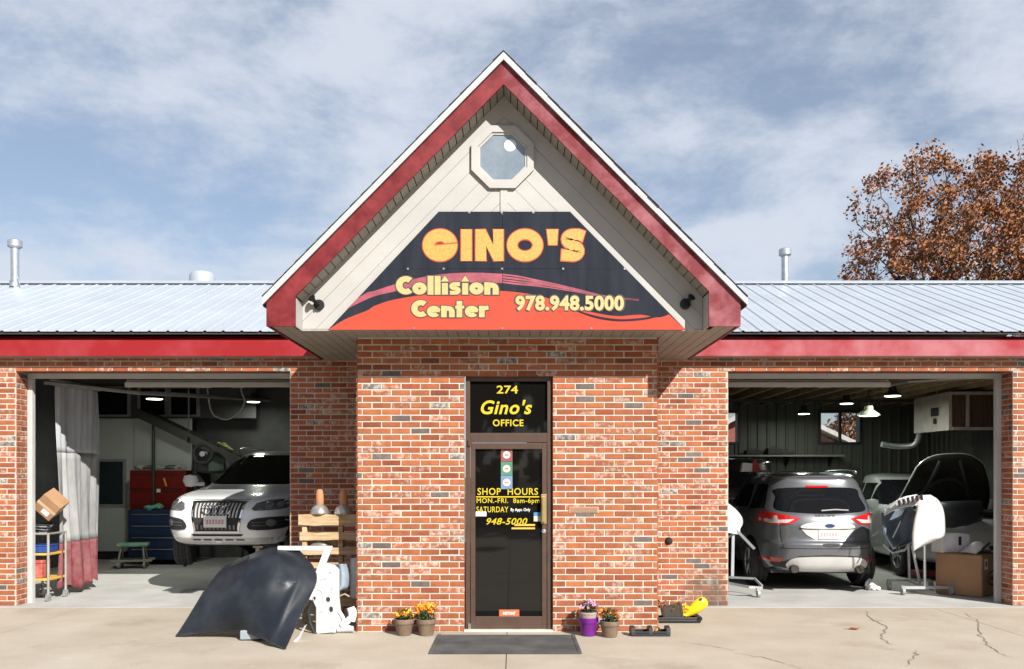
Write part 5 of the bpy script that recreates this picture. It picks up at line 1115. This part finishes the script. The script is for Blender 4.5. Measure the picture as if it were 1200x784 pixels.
# boxes
bxx = thing('cardboard_box', 'large brown cardboard box with a black oval print by the right jamb', 'box', (6.30, 12.05, .012), R(40))
q = MB(); q.bb(-.30, .30, -.30, .30, 0, .55); q.build('carton', CARD, bxx, local=True, bevel=.006)
for sx, a in ((-.15, 1), (.15, -1)):
    q = MB(); q.box((sx, 0, .556), (.295, .60, .006)); q.build('flap', CARD, bxx, local=True)
q = MB(); q.bb(-.297, -.255, -.3025, -.301, .02, .54); q.build('tape', mat('pale_tape2', (.50, .38, .27), .3), bxx, local=True)
q = MB(); q.bb(-.20, -.10, -.303, -.301, .36, .50); lb = q.build('paper_label', PAPER, bxx, local=True)
q = MB(); q.bb(-.175, -.13, -.3045, -.3035, .40, .47); q.build('print', BLACKM, lb, local=True)
BLK = mat('black_print', (.015, .013, .012), .7, var=0)
q = MB(); n = 32
o1 = [(.09+.215*math.cos(2*math.pi*k/n), .235+.105*math.sin(2*math.pi*k/n)) for k in range(n)]; o2 = [(.09+.19*math.cos(2*math.pi*k/n), .235+.082*math.sin(2*math.pi*k/n)) for k in range(n)]
q.add([(a, -.303, b) for a, b in o1+o2], [(i, (i+1) % n, (i+1) % n+n, i+n) for i in range(n)])
vs, fs = text_mesh('CARPART', .30, .06, bold=.05); q.add([(.09+a, -.303, .235+b) for a, b in vs], fs); q.build('oval_print', BLK, bxx, local=True, norm=False)
wbx = thing('white_carton', 'white carton with a small black mark on top of the large brown box', 'box', (6.12, 12.15, .575), R(8))
q = MB(); q.bb(-.20, .20, -.12, .12, 0, .25); q.build('carton', mat('lilac_white_card', (.58, .57, .62), .6), wbx, local=True, bevel=.005)
q = MB(); q.bb(.03, .075, -.1225, -.121, .10, .22); q.build('print', BLK, wbx, local=True)
q = MB(); q.bb(-.21, -.203, -.125, .125, .0, .26); q.build('flap', PAPER, wbx, local=True)
ms = thing('white_plastic_shell', 'white plastic mirror shell lying on the large brown box', 'plastic shell', (6.40, 11.93, .572), R(20))
q = MB(); q.grid(lambda u, v: ((u-.5)*.42, (v-.5)*.26, .16*math.sin(math.pi*min(1, u*1.15+.02))*math.sin(math.pi*(.15+.7*v))+.004), 16, 10); q.build('shell', PWHITE, ms, True, local=True, solid=.012)
q = MB(); q.tube([(-.14, -.12, .03), (-.05, -.13, .10), (.06, -.11, .15)], .016, 7); q.build('dark_seal', BLACKM, ms, True, local=True)
q = MB(); q.lathe([(0, .0), (.055, .0), (.06, .012), (0, .014)], 18, M=Matrix.Translation((.09, -.115, .075)) @ Matrix.Rotation(R(70), 4, 'X') @ Matrix.Scale(.6, 4, (0, 1, 0))); q.build('opening', BLACKM, ms, local=True)
rg = thing('crumpled_rag', 'crumpled white rag on the floor by the grey SUV rear tyre', 'rag', (SX(1019, 12.5), 12.45, .012))
lump('cloth_fold', PWHITE, rg, .07, .07, .05, (0, 0, .03), 8); lump('cloth_fold', PWHITE, rg, .05, .05, .07, (-.02, 0, .07), 9); lump('cloth_fold', PWHITE, rg, .06, .05, .03, (.06, -.02, .02), 10)
rj = thing('floor_jack', 'low red floor jack under the pale SUV', 'jack', (SX(1095, 13.6), 13.7, .012))
q = MB(); q.bb(-.3, .3, -.12, .12, .06, .14); q.build('frame', mat('dull_red_paint', (.16, .02, .02), .5), rj, local=True, bevel=.01)
for x in (-.25, .25): q = MB(); q.tube([(x, -.14, .05), (x, .14, .05)], .05, 12); q.build('wheel', BLACKM, rj, local=True)
# ------------------------------------------------------------------ things leaning on the left pier
plt = thing('wooden_pallet', 'weathered wooden pallet standing upright against the left brick pier', 'pallet', (SX(384, 9.6), 9.62, 0))
def pxb(name, m, par, x0, y0, x1, y1, Y, d, bev=.004):
    q = MB(); j = lambda a: random.uniform(-a, a); n = 7; xs = [x0+(x1-x0)*k/n for k in range(n+1)]
    for k in range(n):
        pass
    up = [(SX(x, Y), SZ(y0+j(.55), Y)) for x in xs]; dn = [(SX(x, Y), SZ(y1+j(.55), Y)) for x in xs]
    if name == 'stringer': xs = [x0, x1]; up = [(SX(x, Y), SZ(y0, Y)) for x in xs]; dn = [(SX(x, Y), SZ(y1, Y)) for x in xs]
    q.prism(up+dn[::-1], Y+j(.004), Y+d); return q.build(name, m, par, bevel=.003)
for x0, y0, x1, y1 in ((349.5, 603, 420, 616), (351, 624, 420, 633), (351, 642, 420, 650), (351, 659, 420, 666), (351, 678, 420, 687), (351, 700, 420, 711)): pxb('slat', WOOD, plt, x0, y0, x1, y1, 9.58, .022)
for x0 in (354, 396): pxb('stringer', WOOD, plt, x0, 604, x0+5.5, 729, 9.605, .10)
for y0 in (612, 650): pxb('slat', WOOD, plt, 351, y0+20, 420, y0+28, 9.71, .022)
TERRA = mat('terracotta_sleeve', (.42, .19, .09), .7, var=.15)
DOME = mat('dusty_aluminium_dome', (.42, .40, .36), .35, .7, var=.15, vs=18)
for i, (px, lab) in enumerate(((374.5, 'left heat lamp of the pair on top of the pallet, lit by sun'), (402.5, 'right heat lamp of the pair on top of the pallet, more in shade'))):
    z0 = SZ(603, 9.58)
    t = thing('heat_lamp', lab, 'heat lamp', (SX(px, 9.64), 9.65, z0+.002), 0, 'heat lamps standing on the pallet')
    q = MB(); q.lathe([(.105, 0), (.11, .01), (.102, .03), (.077, .077), (.045, .105), (.04, .11)], 28); q.build('dome', DOME, t, 50, local=True)
    q = MB(); q.lathe([(.04, .108), (.045, .12), (.042, .22), (.033, .265), (.018, .275), (0, .275)], 20); q.build('sleeve', TERRA, t, 50, local=True)
t = thing('heat_lamp', 'heat lamp set lower, glimpsed between the pallet slats', 'heat lamp', (SX(374, 9.66), 9.66, SZ(641, 9.66)), 0, 'heat lamps standing on the pallet')
q = MB(); q.lathe([(.10, 0), (.105, .01), (.09, .05), (.05, .10), (0, .105)], 24, M=Matrix.Scale(.42, 4, (0, 1, 0))); q.build('dome', DOME, t, 50, local=True)
# blue black bonnet lying against the door
HOOD = mat('scuffed_blue_black_paint', (.011, .0135, .019), .42, vs=2.8, col2=(.028, .033, .042), lo=.46, hi=.74, bump=.03, bs=30, spec=.32, det=10)
hd = thing('car_bonnet', 'scuffed blue black car bonnet propped on the driveway by the left bay', 'car bonnet', (-3.0, 8.6, 0))
rows = [  # (left edge, middle, right edge) down the panel in photo space with depth
 ((262, 664, 9.15), (315, 643, 9.12), (352, 646, 9.10)),
 ((252, 676, 9.10), (315, 652, 8.90), (367, 664, 8.98)),
 ((243, 688, 9.05), (312, 668, 8.76), (371, 680, 8.86)),
 ((232, 706, 8.98), (303, 690, 8.66), (364, 698, 8.72)),
 ((221, 724, 8.92), (292, 712, 8.62), (352, 722, 8.52)),
 ((212, 738, 8.87), (285, 730, 8.64), (341, 746, 8.33)),
 ((207, 745.5, 8.84), (281, 738.5, 8.70), (334, 761.5, 8.19))]
def hoodfn(off=0):
    A = [tuple(at(*r[0])) for r in rows]; Bm = [tuple(at(*r[1])) for r in rows]; C = [tuple(at(*r[2])) for r in rows]
    A, Bm, C = (smooth_pts(k, n=8) for k in (A, Bm, C)); n = len(A)
    def f(u, v):
        i = min(n-1, int(round(v*(n-1)))); p = smooth_pts([A[i], Bm[i], C[i]], n=28); k = min(len(p)-1, int(round(u*(len(p)-1))))
        x, y, z = p[k]
        y -= .035*math.exp(-((u-.80)/.035)**2)*(v*.9+.1)*1.0
        y += .03*math.exp(-((u-.62)/.10)**2-((v-.30)/.14)**2)-.025*math.exp(-((u-.70)/.05)**2-((v-.42)/.05)**2)+.007*math.sin(u*23+v*9)*math.exp(-((v-.3)/.3)**2)+.003*math.sin(u*41-v*17+2)*math.sin(v*23+u*5)*math.exp(-((v-.22)/.2)**2)+.012*math.exp(-((u-.16)/.03)**2)*v-.010*math.exp(-((v-.965)/.03)**2)
        return (x, y+off, z)
    return f, n-1
f_, n_ = hoodfn(); q = MB(); q.grid(f_, 56, n_); q.build('outer_panel', HOOD, hd, True, solid=.014)
q = MB(); q.tube([f_(u/28, 1) for u in range(29)], .016, 7); q.build('rear_edge', BLACKM, hd, True)
q = MB(); q.tube([f_(0, v/n_) for v in range(n_+1)], .012, 6); q.build('side_edge', BLACKM, hd, True)
q = MB(); q.grid(lambda u, v: tuple(Vector(f_(.16+.14*u, .035+.10*v))+Vector((0, -.012, .008))), 4, 4); q.build('dark_vent', BLACKM, hd, solid=.01)
SCR = mat('pale_scratch', (.085, .09, .10), .6, var=.2)
for u0, v0, u1, v1 in ((.66, .43, .84, .40), (.69, .45, .78, .43), (.62, .42, .68, .43)):
    q = MB(); q.tube([tuple(Vector(f_(u0+(u1-u0)*k/6, v0+(v1-v0)*k/6+.006*math.sin(k*1.1)))+Vector((0, -.0075, 0))) for k in range(7)], .0022, 5); q.build('scratch', SCR, hd)
cr_ = thing('plastic_scrap', 'grey blue plastic scrap poking out under the car bonnet', 'scrap', (SX(318, 8.55), 8.6, .003))
q = MB(); q.prism([(SX(284, 8.7), .01), (SX(284, 8.7), .10), (SX(300, 8.7), .11), (SX(330, 8.6), .02)], 8.62, 8.9, 'Y'); q.build('shell', mat('grey_blue_plastic', (.30, .34, .38), .5, var=.15), cr_, bevel=.008)
q = MB(); q.prism([(SX(345, 8.6), .004), (SX(352, 8.6), .06), (SX(358, 8.6), .16), (SX(350, 8.6), .004)], 8.55, 8.66, 'Y'); q.build('shard', PAPER, cr_)
# white door shell
dp = thing('white_door_shell', 'stripped white car door shell standing behind the blue black bonnet', 'car door', (SX(380, 9.0), 9.02, .003))
def slab(name, pts, Y, d, m, par, bev=.006):
    q = MB(); q.prism([(SX(x, Y), max(SZ(y, Y), .004)) for x, y in pts], Y, Y+d, 'Y'); return q.build(name, m, par, bevel=bev)
slab('lower_skin', [(371, 672), (381, 660), (393, 663), (393, 742), (370, 744), (370, 712), (366, 704), (357, 702), (357, 694), (368, 690)], 9.0, .06, PWHITE, dp, .012)
slab('window_rail', [(325, 640), (389, 640), (389, 645), (384, 645.5), (325, 645)], 9.05, .04, PWHITE, dp)
slab('window_pillar', [(379, 645.6), (388, 645.2), (381.5, 661), (373, 674), (369, 672)], 9.035, .04, PWHITE, dp)
slab('inner_flange', [(393.2, 664), (397, 668), (397, 700), (400, 728), (414, 736), (414, 741), (393.2, 742)], 9.06, .05, PWHITE, dp)
def oval(par, name, px, py, rx, rz_, Y, m=BLACKM, rim=True, n=18):
    X, Z = SX(px, Y), SZ(py, Y); q = MB(); ring = [(X+rx*math.cos(2*math.pi*k/n), Z+rz_*math.copysign(abs(math.sin(2*math.pi*k/n))**.7, math.sin(2*math.pi*k/n))) for k in range(n)]
    q.prism(ring, Y-.003, Y+.004); h = q.build(name, m, par)
    if rim: q = MB(); q.tube([(x, Y-.003, z) for x, z in ring+ring[:1]], .0045, 5, cap=False); q.build('hole_rim', PWHITE, par, True)
for px, py, rx, rz_ in ((368.6, 701, .017, .022), (384.5, 702.5, .026, .03), (376.5, 679, .007, .013), (380.8, 677.6, .016, .006), (388, 714, .024, .034), (374, 728, .008, .008), (389, 735, .010, .008), (387, 671, .012, .008), (377, 716, .008, .008), (389, 690, .008, .014)): oval(dp, 'hole', px, py, rx, rz_, 8.998)
for pts in ([(372, 690), (378, 696), (379, 720), (377, 740)], [(392, 668), (392, 700), (391.5, 738)], [(372, 742), (391, 740)], [(383, 663), (376, 672), (372, 686)]):
    q = MB(); q.tube(smooth_pts([tuple(at(x, y, 8.999)) for x, y in pts], n=4), .007, 6); q.build('pressed_rib', PWHITE, dp, True)
q = MB(); q.tube([tuple(at(x, y, 9.03)) for x, y in ((366, 705), (361, 716), (363, 730), (369, 743))], .02, 7); q.build('black_seal', BLACKM, dp, True)
wh = thing('plastic_liner', 'curved blue grey plastic liner behind the white door shell', 'car part', tuple(at(400, 690, 9.3)))
q = rowgrid([((393, 661), (406, 661)), ((393, 672), (409, 674)), ((393, 684), (408, 688)), ((393, 692), (401, 692))], lambda u, v: 9.3-.10*math.sin(math.pi*u)); q.build('shell', mat('pale_blue_plastic', (.25, .31, .37), .5, var=.15), wh, True, solid=.01)
q = MB(); q.tube([tuple(at(395, 700, 9.28)), tuple(at(404, 696, 9.26)), tuple(at(409, 699, 9.3))], .010, 6); q.build('wire', mat('tan_wire', (.40, .33, .22), .6), wh)
wsc = thing('white_bracket_heap', 'jumble of white broken bracket pieces beside the brick corner', 'scrap', (SX(405, 9.05), 9.1, .003))
for pts, r in (([(400, 733), (406, 729), (412, 722), (410, 712)], .035), ([(397, 716), (402, 724), (404, 735)], .02), ([(412, 712), (415, 718), (413, 728)], .03), ([(396, 738), (406, 737), (414, 737)], .03)):
    q = MB(); q.tube(smooth_pts([tuple(at(x, y, 9.06)) for x, y in pts], n=4), r, 7); q.build('bracket', PWHITE, wsc, True)
gp = thing('metal_sheet', 'flat pale grey panel leaning in the corner by the office wall', 'panel', (SX(415, 9.6), 9.6, .3))
slab('sheet', [(411, 655), (418.5, 653), (418.5, 702), (411, 701)], 9.35, .02, mat('pale_grey_sheet', (.45, .46, .48), .5), gp); slab('edge_fold', [(410.4, 655), (411, 655), (411, 701), (410.4, 701)], 9.345, .04, MATS['pale_grey_sheet'], gp, .001)
# ------------------------------------------------------------------ by the office door
mtt = thing('door_mat', 'dark grey ribbed rubber mat on the concrete before the office door', 'door mat', (-.06, 8.43, 0))
MATG = mat('worn_rubber_mat', (.045, .045, .046), .85, vs=3, col2=(.085, .083, .08), bump=.4, bs=50)
q = MB(); q.bb(-.76, .64, 7.97, 8.89, .004, .014); q.build('base', MATG, mtt, bevel=.004)
q = MB()
for k in range(40): q.bb(-.72, .60, 8.0+k*.0217, 8.011+k*.0217, .0145, .0185)
q.build('rib', MATG, mtt)
for a, b in ((-.758, -.725), (.605, .638)): q = MB(); q.bb(a, b, 7.975, 8.885, .0142, .02); q.build('border', MATG, mtt)
def leafquads(q, c, r, n, size, mi=0, flat=.9, rnd=random, up=.3):
    for _ in range(n):
        d = Vector((rnd.gauss(0, 1), rnd.gauss(0, 1), rnd.gauss(0, 1)*flat)).normalized()*r*rnd.uniform(.35, 1)**.6
        p = Vector(c)+Vector((d.x, d.y, d.z)); a = Vector((rnd.uniform(-1, 1), rnd.uniform(-1, 1), rnd.uniform(-1, 1)+up)).normalized(); b = a.orthogonal().normalized(); s = size*rnd.uniform(.6, 1.3)
        e = a.cross(b)
        q.add([p-b*s*.5, p+e*s*.38+a*s*.12, p+b*s*.6, p-e*s*.38+a*s*.12], [(0, 1, 2, 3)], mi)
POTB = mat('brown_ribbed_pot', (.15, .10, .065), .7, vs=10, col2=(.20, .14, .10), bump=.3)
SOIL = mat('dark_soil', (.04, .03, .02), .95)
LEAF = mat('dark_green_leaf', (.04, .075, .02), .6, var=.4, vs=30)
def pot(name, label, px, pyb, wtop, h, potm, petals, group=None, fl_n=150, fl_r=.10, fl_h=.08, extra=None, seed=1):
    Y = 1.63*F/(pyb-558)+wtop*.4; X = SX(px, Y); t = thing(name, label, 'potted plant', (X, Y, .0), 0, group); r = wtop/2; rnd = random.Random(seed)
    q = MB(); n = 30
    q.lathe([(r*.70, .003), (r*.72, .01), (r*.90, h*.70), (r*.92, h*.72), (r*.98, h*.72), (r*1.0, h*.75), (r*1.0, h*.98), (r*.97, h), (r*.88, h*.99), (r*.86, h*.85), (0, h*.85)], n); q.build('pot', potm, t, 35, local=True)
    if extra: q = MB(); q.lathe([(r*.85, h*.88), (r*.86, h), (r*.93, h*1.18), (r*.97, h*1.2), (r*.97, h*1.3), (r*.90, h*1.3), (r*.86, h*1.15), (0, h*1.12)], n); q.build('inner_pot', extra, t, 35, local=True); h *= 1.28
    q = MB(); q.lathe([(0, h*.88), (r*.86, h*.87)], n); q.build('soil', SOIL, t, local=True)
    q = MB(); leafquads(q, (0, 0, h+fl_h*.35), fl_r*.9, 140, .032, rnd=rnd, flat=.7)
    for k in range(16):
        a = rnd.uniform(0, 6.28); q.tube([(0, 0, h*.85), (fl_r*.6*math.cos(a), fl_r*.6*math.sin(a), h+fl_h*rnd.uniform(.3, 1))], .003, 4)
    q.build('leaves', LEAF, t, local=True)
    for m_, k in petals:
        q = MB(); 
        for j in range(int(fl_n*k/14)):
            a = rnd.uniform(0, 6.28); rr = fl_r*math.sqrt(rnd.random()); c = (rr*math.cos(a)*1.05, rr*math.sin(a), h+fl_h*(.45+.75*rnd.random()*(1-.5*rr/fl_r)))
            leafquads(q, c, .018, 14, .020, rnd=rnd)
        q.build('flowers', m_, t, local=True)
ORNG = mat('orange_petals', (.70, .24, .015), .6, var=.2, vs=40); YELP = mat('yellow_petals', (.80, .50, .03), .6, var=.15, vs=40)
RUST = mat('rust_petals', (.42, .12, .02), .7, var=.3, vs=40); PINKP = mat('pink_petals', (.72, .36, .55), .6, var=.15, vs=40); DRYP = mat('dry_brown_petals', (.10, .05, .03), .9, var=.3, vs=40)
pot('potted_mum', 'small brown pot of sparse yellow and rust mums, left of the door pair', 473.5, 746, .205, .17, POTB, ((YELP, 1), (RUST, 1.2)), 'mums in brown pots left of the door', 170, .095, .09, seed=2)
pot('potted_mum', 'brown pot of full bright orange mums nearest the door on its left', 499.5, 746, .205, .17, POTB, ((ORNG, 2.6), (YELP, .9)), 'mums in brown pots left of the door', 220, .105, .15, seed=3)
pot('potted_flower', 'purple pot holding pink flowers right of the office door', 689.5, 746.5, .21, .19, mat('purple_pot', (.14, .012, .20), .35), ((PINKP, 1.8), (DRYP, .7)), None, 170, .09, .11, mat('taupe_pot', (.36, .28, .24), .7), seed=4)
pot('potted_mum', 'brown pot of withering rusty orange mums beside the purple pot', 714.5, 748, .205, .165, POTB, ((RUST, 1.6), (ORNG, .6), (DRYP, .9)), None, 170, .10, .12, seed=5)
# black ribbed trays and the yellow things by the pier
tya = thing('ribbed_tray', 'low black plastic tray with three upright ribs at the wall corner', 'tray', (SX(760, 9.0), 8.92, 0))
q = MB(); q.bb(-.20, .20, -.07, .07, .003, .02); q.bb(-.20, .20, .055, .07, .021, .055); q.bb(-.20, .20, -.07, -.058, .021, .05); q.build('base', BLACK, tya, local=True, bevel=.004)
for x in (-.18, .0, .18):
    q = MB(); q.prism([(-.075, .02), (-.06, .085), (.02, .10), (.075, .085), (.08, .02)], x-.022, x+.022, 'X'); q.build('rib', BLACK, tya, local=True, bevel=.006)
lf = thing('dry_leaves', 'few dry tan leaves lying in the black ribbed tray', 'leaves', (SX(768, 8.9), 8.9, .022))
for k in range(5): q = MB(); leafquads(q, (random.uniform(-.05, .05), random.uniform(-.03, .03), .03), .02, 2, .05); q.build('leaf', mat('dry_tan_leaf', (.45, .26, .12), .8), lf, local=True)
Yt = 9.75
tyb = thing('long_tray', 'long flat black tray lying on the concrete below the right pier', 'tray', (SX(793, Yt), Yt-.02, 0))
q = MB(); q.bb(-.24, .25, -.08, .08, .003, .04); q.bb(-.24, .25, -.085, -.07, .04, .065); q.bb(-.24, .25, .07, .085, .04, .065); q.build('base', BLACK, tyb, local=True, bevel=.008)
q = MB(); q.lathe([(0, 0), (.03, 0), (.03, .17), (0, .17)], 16, M=Matrix.Translation((.235, -.085, .05)) @ Matrix.Rotation(R(-90), 4, 'X')); q.build('roller', BLACK, tyb, local=True)
pp_ = thing('tipped_pot', 'dark square plant pot tipped over on the long black tray', 'pot', (SX(788, Yt), Yt, .042))
q = MB(); M_ = Matrix.Translation((-.02, 0, .075)) @ Matrix.Rotation(R(82), 4, 'Y'); q.lathe([(.075, -.10), (.085, -.08), (.10, .10), (.107, .10), (.107, .125), (.09, .125), (.07, -.05), (0, -.05)], 4, M=M_ @ Matrix.Rotation(R(45), 4, 'Z')); q.build('pot', mat('brown_black_pot', (.05, .04, .03), .5), pp_, local=True)
q = MB(); leafquads(q, (.0, 0, .13), .10, 60, .03); leafquads(q, (-.13, 0, .15), .07, 40, .028)
for k in range(12): a = random.uniform(-1, 1); q.tube([(0, 0, .10), (a*.18, random.uniform(-.05, .05), .15+random.uniform(0, .08))], .003, 4)
q.build('dry_stems', mat('dry_stem', (.16, .09, .04), .9, var=.3), pp_, local=True)
q = MB(); leafquads(q, (.12, -.03, .12), .05, 60, .03); leafquads(q, (.10, -.02, .05), .05, 40, .03); q.build('flowers', YELP, pp_, local=True)
yj = thing('yellow_scoop', 'bright yellow plastic scoop sticking up from the long black tray', 'scoop', (SX(812, Yt), Yt, .05))
M_ = Matrix.Translation((-.03, 0, .06)) @ Matrix.Rotation(R(52), 4, 'Y')
q = MB(); q.lathe([(.03, -.05), (.05, 0), (.068, .09), (.072, .16), (.06, .205), (.03, .225), (0, .23)], 20, M=M_ @ Matrix.Scale(.75, 4, (0, 1, 0))); q.build('bowl', mat('bright_yellow_plastic', (.80, .52, .01), .35, var=.08), yj, True, local=True)
q = MB(); q.lathe([(.0, 0), (.018, .0), (.02, .012), (0, .014)], 12, M=M_ @ Matrix.Translation((-.045, -.03, .175)) @ Matrix.Rotation(R(70), 4, 'X')); q.build('hole', BLACKM, yj, local=True)
q = MB(); q.tube([(-.10, -.02, .03), (-.12, -.02, .10), (-.06, -.02, .12), (-.03, -.01, .06), (-.09, -.02, .02)], .018, 8); q.build('handle', MATS['bright_yellow_plastic'], yj, True, local=True)
dl = thing('fallen_leaf', 'single reddish brown leaf lying on the right driveway concrete', 'leaf', (SX(1001, 9.25), 9.25, .004))
q = MB(); q.add([(-.065, 0, .004), (-.02, .03, .02), (.05, .02, .012), (.07, 0, .02), (.02, -.03, .006), (-.03, -.025, .015)], [(0, 4, 1), (4, 2, 1), (4, 3, 2), (0, 5, 4)]); q.build('blade', mat('red_brown_leaf', (.32, .10, .04), .7), dl, local=True); q = MB(); q.tube([(-.11, .01, .004), (-.05, 0, .006)], .003, 4); q.build('stalk', mat('dry_stem2', (.2, .1, .05), .8), dl, local=True)
# ------------------------------------------------------------------ trees behind the roof
BARK = mat('grey_brown_bark', (.075, .058, .045), .95, var=.3, vs=6, bump=.5)
LFS = [mat('russet_oak_leaf', (.25, .085, .026), .65, var=.25, vs=3), mat('brown_oak_leaf', (.165, .062, .026), .7, var=.25, vs=3), mat('ochre_oak_leaf', (.33, .13, .034), .65, var=.2, vs=3)]
def tree(name, label, X, Y, cz, rx, rz_, nleaf, seed, group=None, lw=(4, 4, 2), npt=750, leaf=.165, tr=.3):
    """crown points filled into an uneven dome, each joined to the nearest inner point, so limbs fork down to twigs"""
    rnd = random.Random(seed); t = thing(name, label, 'tree', (X, Y, 0), 0, group)
    base = Vector((0, 0, cz-rz_*.80)); lob = [(Vector((rnd.gauss(0, 1), rnd.gauss(0, 1), rnd.gauss(.2, .8))).normalized(), rnd.uniform(.80, 1.08)) for _ in range(26)]
    pts = []
    while len(pts) < npt:
        d = Vector((rnd.gauss(0, 1), rnd.gauss(0, 1), rnd.gauss(0, 1))).normalized()
        k = max(lob, key=lambda l: l[0].dot(d)); r = rnd.random()**.42*k[1]*(1-.18*(1-k[0].dot(d))*4)
        p = Vector((d.x*rx*r, d.y*rx*r, cz+d.z*rz_*r))
        if p.z > base.z+.4: pts.append(p)
    pts.sort(key=lambda p: (p-base).length)
    nodes = [Vector((0, 0, -.3)), base*.5, base]; par = [-1, 0, 1]; dist = [0, 0, 0]
    for p in pts:
        bi, bs = 2, 1e9
        for i in range(2, len(nodes)):
            v = p-nodes[i]; l = v.length
            s_ = l+.42*dist[i]+(1.2 if nodes[i].z > p.z+.3 else 0)
            if s_ < bs: bi, bs = i, s_
        nodes.append(p+Vector((rnd.gauss(0, .05), rnd.gauss(0, .05), 0))); par.append(bi); dist.append(dist[bi]+(p-nodes[bi]).length)
    cnt = [1]*len(nodes)
    for i in range(len(nodes)-1, 0, -1): cnt[par[i]] += cnt[i]
    rad = lambda i: max(.010, tr*(cnt[i]/len(nodes))**.52)
    tk = MB(); tk.tube([nodes[0], nodes[1]+Vector((.08, 0, 0)), nodes[2]], [tr*1.25, tr*1.05, tr*.95], 14); tk.build('trunk', BARK, t, True, local=True)
    q = MB()
    for i in range(3, len(nodes)):
        a, b = nodes[par[i]], nodes[i]; m_ = (a+b)/2+Vector((rnd.gauss(0, .08), rnd.gauss(0, .08), -.06*(b-a).length)); ra = min(rad(par[i]), rad(i)*1.6)
        q.tube([a, m_, b], [ra, (ra+rad(i))/2, rad(i)], 5 if rad(i) > .04 else 3, cap=False)
    q.build('branches', BARK, t, local=True)
    tips = [i for i in range(3, len(nodes)) if cnt[i] <= 3]; lv = MB()
    w_ = {i: rnd.choice((.4, 1, 1, 1.7)) for i in tips}
    for _ in range(nleaf):
        i = rnd.choices(tips, [1]*len(tips))[0] if False else tips[int(rnd.random()*len(tips))]
        if rnd.random() > w_[i]/1.7: continue
        u = rnd.random(); c = nodes[i]*(.45+.55*u)+nodes[par[i]]*(.55-.55*u); mi = rnd.choices((0, 1, 2), lw)[0]
        p = c+Vector((rnd.gauss(0, .20), rnd.gauss(0, .20), rnd.gauss(0, .17))); a = Vector((rnd.gauss(0, 1), rnd.gauss(0, 1), rnd.gauss(0, 1))).normalized(); b = a.orthogonal().normalized(); e = a.cross(b); s = leaf*rnd.uniform(.5, 1.3)
        lv.add([p-b*s*.55, p+e*s*.34+a*s*.12, p+b*s*.55, p-e*s*.34+a*s*.12], [(0, 1, 2, 3)], mi)
    lv.build('crown', LFS, t, local=True, norm=False)
    return t
tree('oak_tree', 'russet half bare oak rising behind the right roof', 19.3, 40, 11.3, 4.5, 6.2, 29000, 11, 'oaks behind the right roof')
tree('oak_tree', 'denser rust brown oak at the right edge of the view', 25.0, 41, 12.2, 5.2, 6.9, 46000, 23, 'oaks behind the right roof', (5, 2, 4))
tree('small_tree', 'low ochre tree seen through the back window', 17.3, 44, 3.6, 1.8, 1.9, 5000, 5, None, (1, 1, 5), 200, .16, .12)
hs_ = thing('neighbour_house', 'pale roofed house glimpsed through the back windows', 'house', (11.5, 39, 0))
HW = mat('tan_house_wall', (.40, .27, .15), .8); HR = mat('pale_house_roof', (.50, .47, .47), .7, var=.1)
q = MB(); q.bb(7.5, 14.6, 38, 46, 0, 2.9); q.build('wall', HW, hs_)
for sg_ in (-1, 1):
    q = MB(); xa, xb = 11.05, 11.05+sg_*4.2
    q.prism([(xa, 4.7), (xb, 2.75), (xb, 2.95), (xa, 4.9)], 37.5, 46.5); q.build('roof', HR, hs_)
q = MB(); q.prism([(7.5, 2.9), (14.6, 2.9), (11.05, 4.68)], 38.1, 38.2); q.build('gable', mat('red_gable', (.28, .08, .06), .8), hs_)
q = MB(); q.bb(8.6, 9.6, 37.95, 38.0, 1.2, 2.3); q.bb(12.2, 13.2, 37.95, 38.0, 1.2, 2.3); q.build('window', CARGLASS, hs_)
# wood, made tall and close to block sky light, across the road behind the camera (mirrored in the office glass)
q = MB(); rnd = random.Random(3)
for k in range(15000):
    x = rnd.uniform(-55, 55); hgt = 10+2.5*math.sin(x*.21)+1.5*math.sin(x*.53+1); z = hgt*rnd.random()**.7; y = -20+rnd.gauss(0, 1.8)
    a = Vector((rnd.gauss(0, 1), rnd.gauss(0, 1), rnd.gauss(0, 1))).normalized(); b = a.orthogonal().normalized(); e = a.cross(b); s = rnd.uniform(.35, .8); p = Vector((x, y, z))
    q.add([p-b*s, p+e*s*.7, p+b*s, p-e*s*.7], [(0, 1, 2, 3)])
stuff(q.build('far_wood', mat('dull_autumn_wood', (.05, .045, .025), .8, var=.4, vs=.4), norm=False))
for o in list(bpy.data.objects):
    if o.type == 'EMPTY' and o.name.startswith('t.'): bpy.data.objects.remove(o)
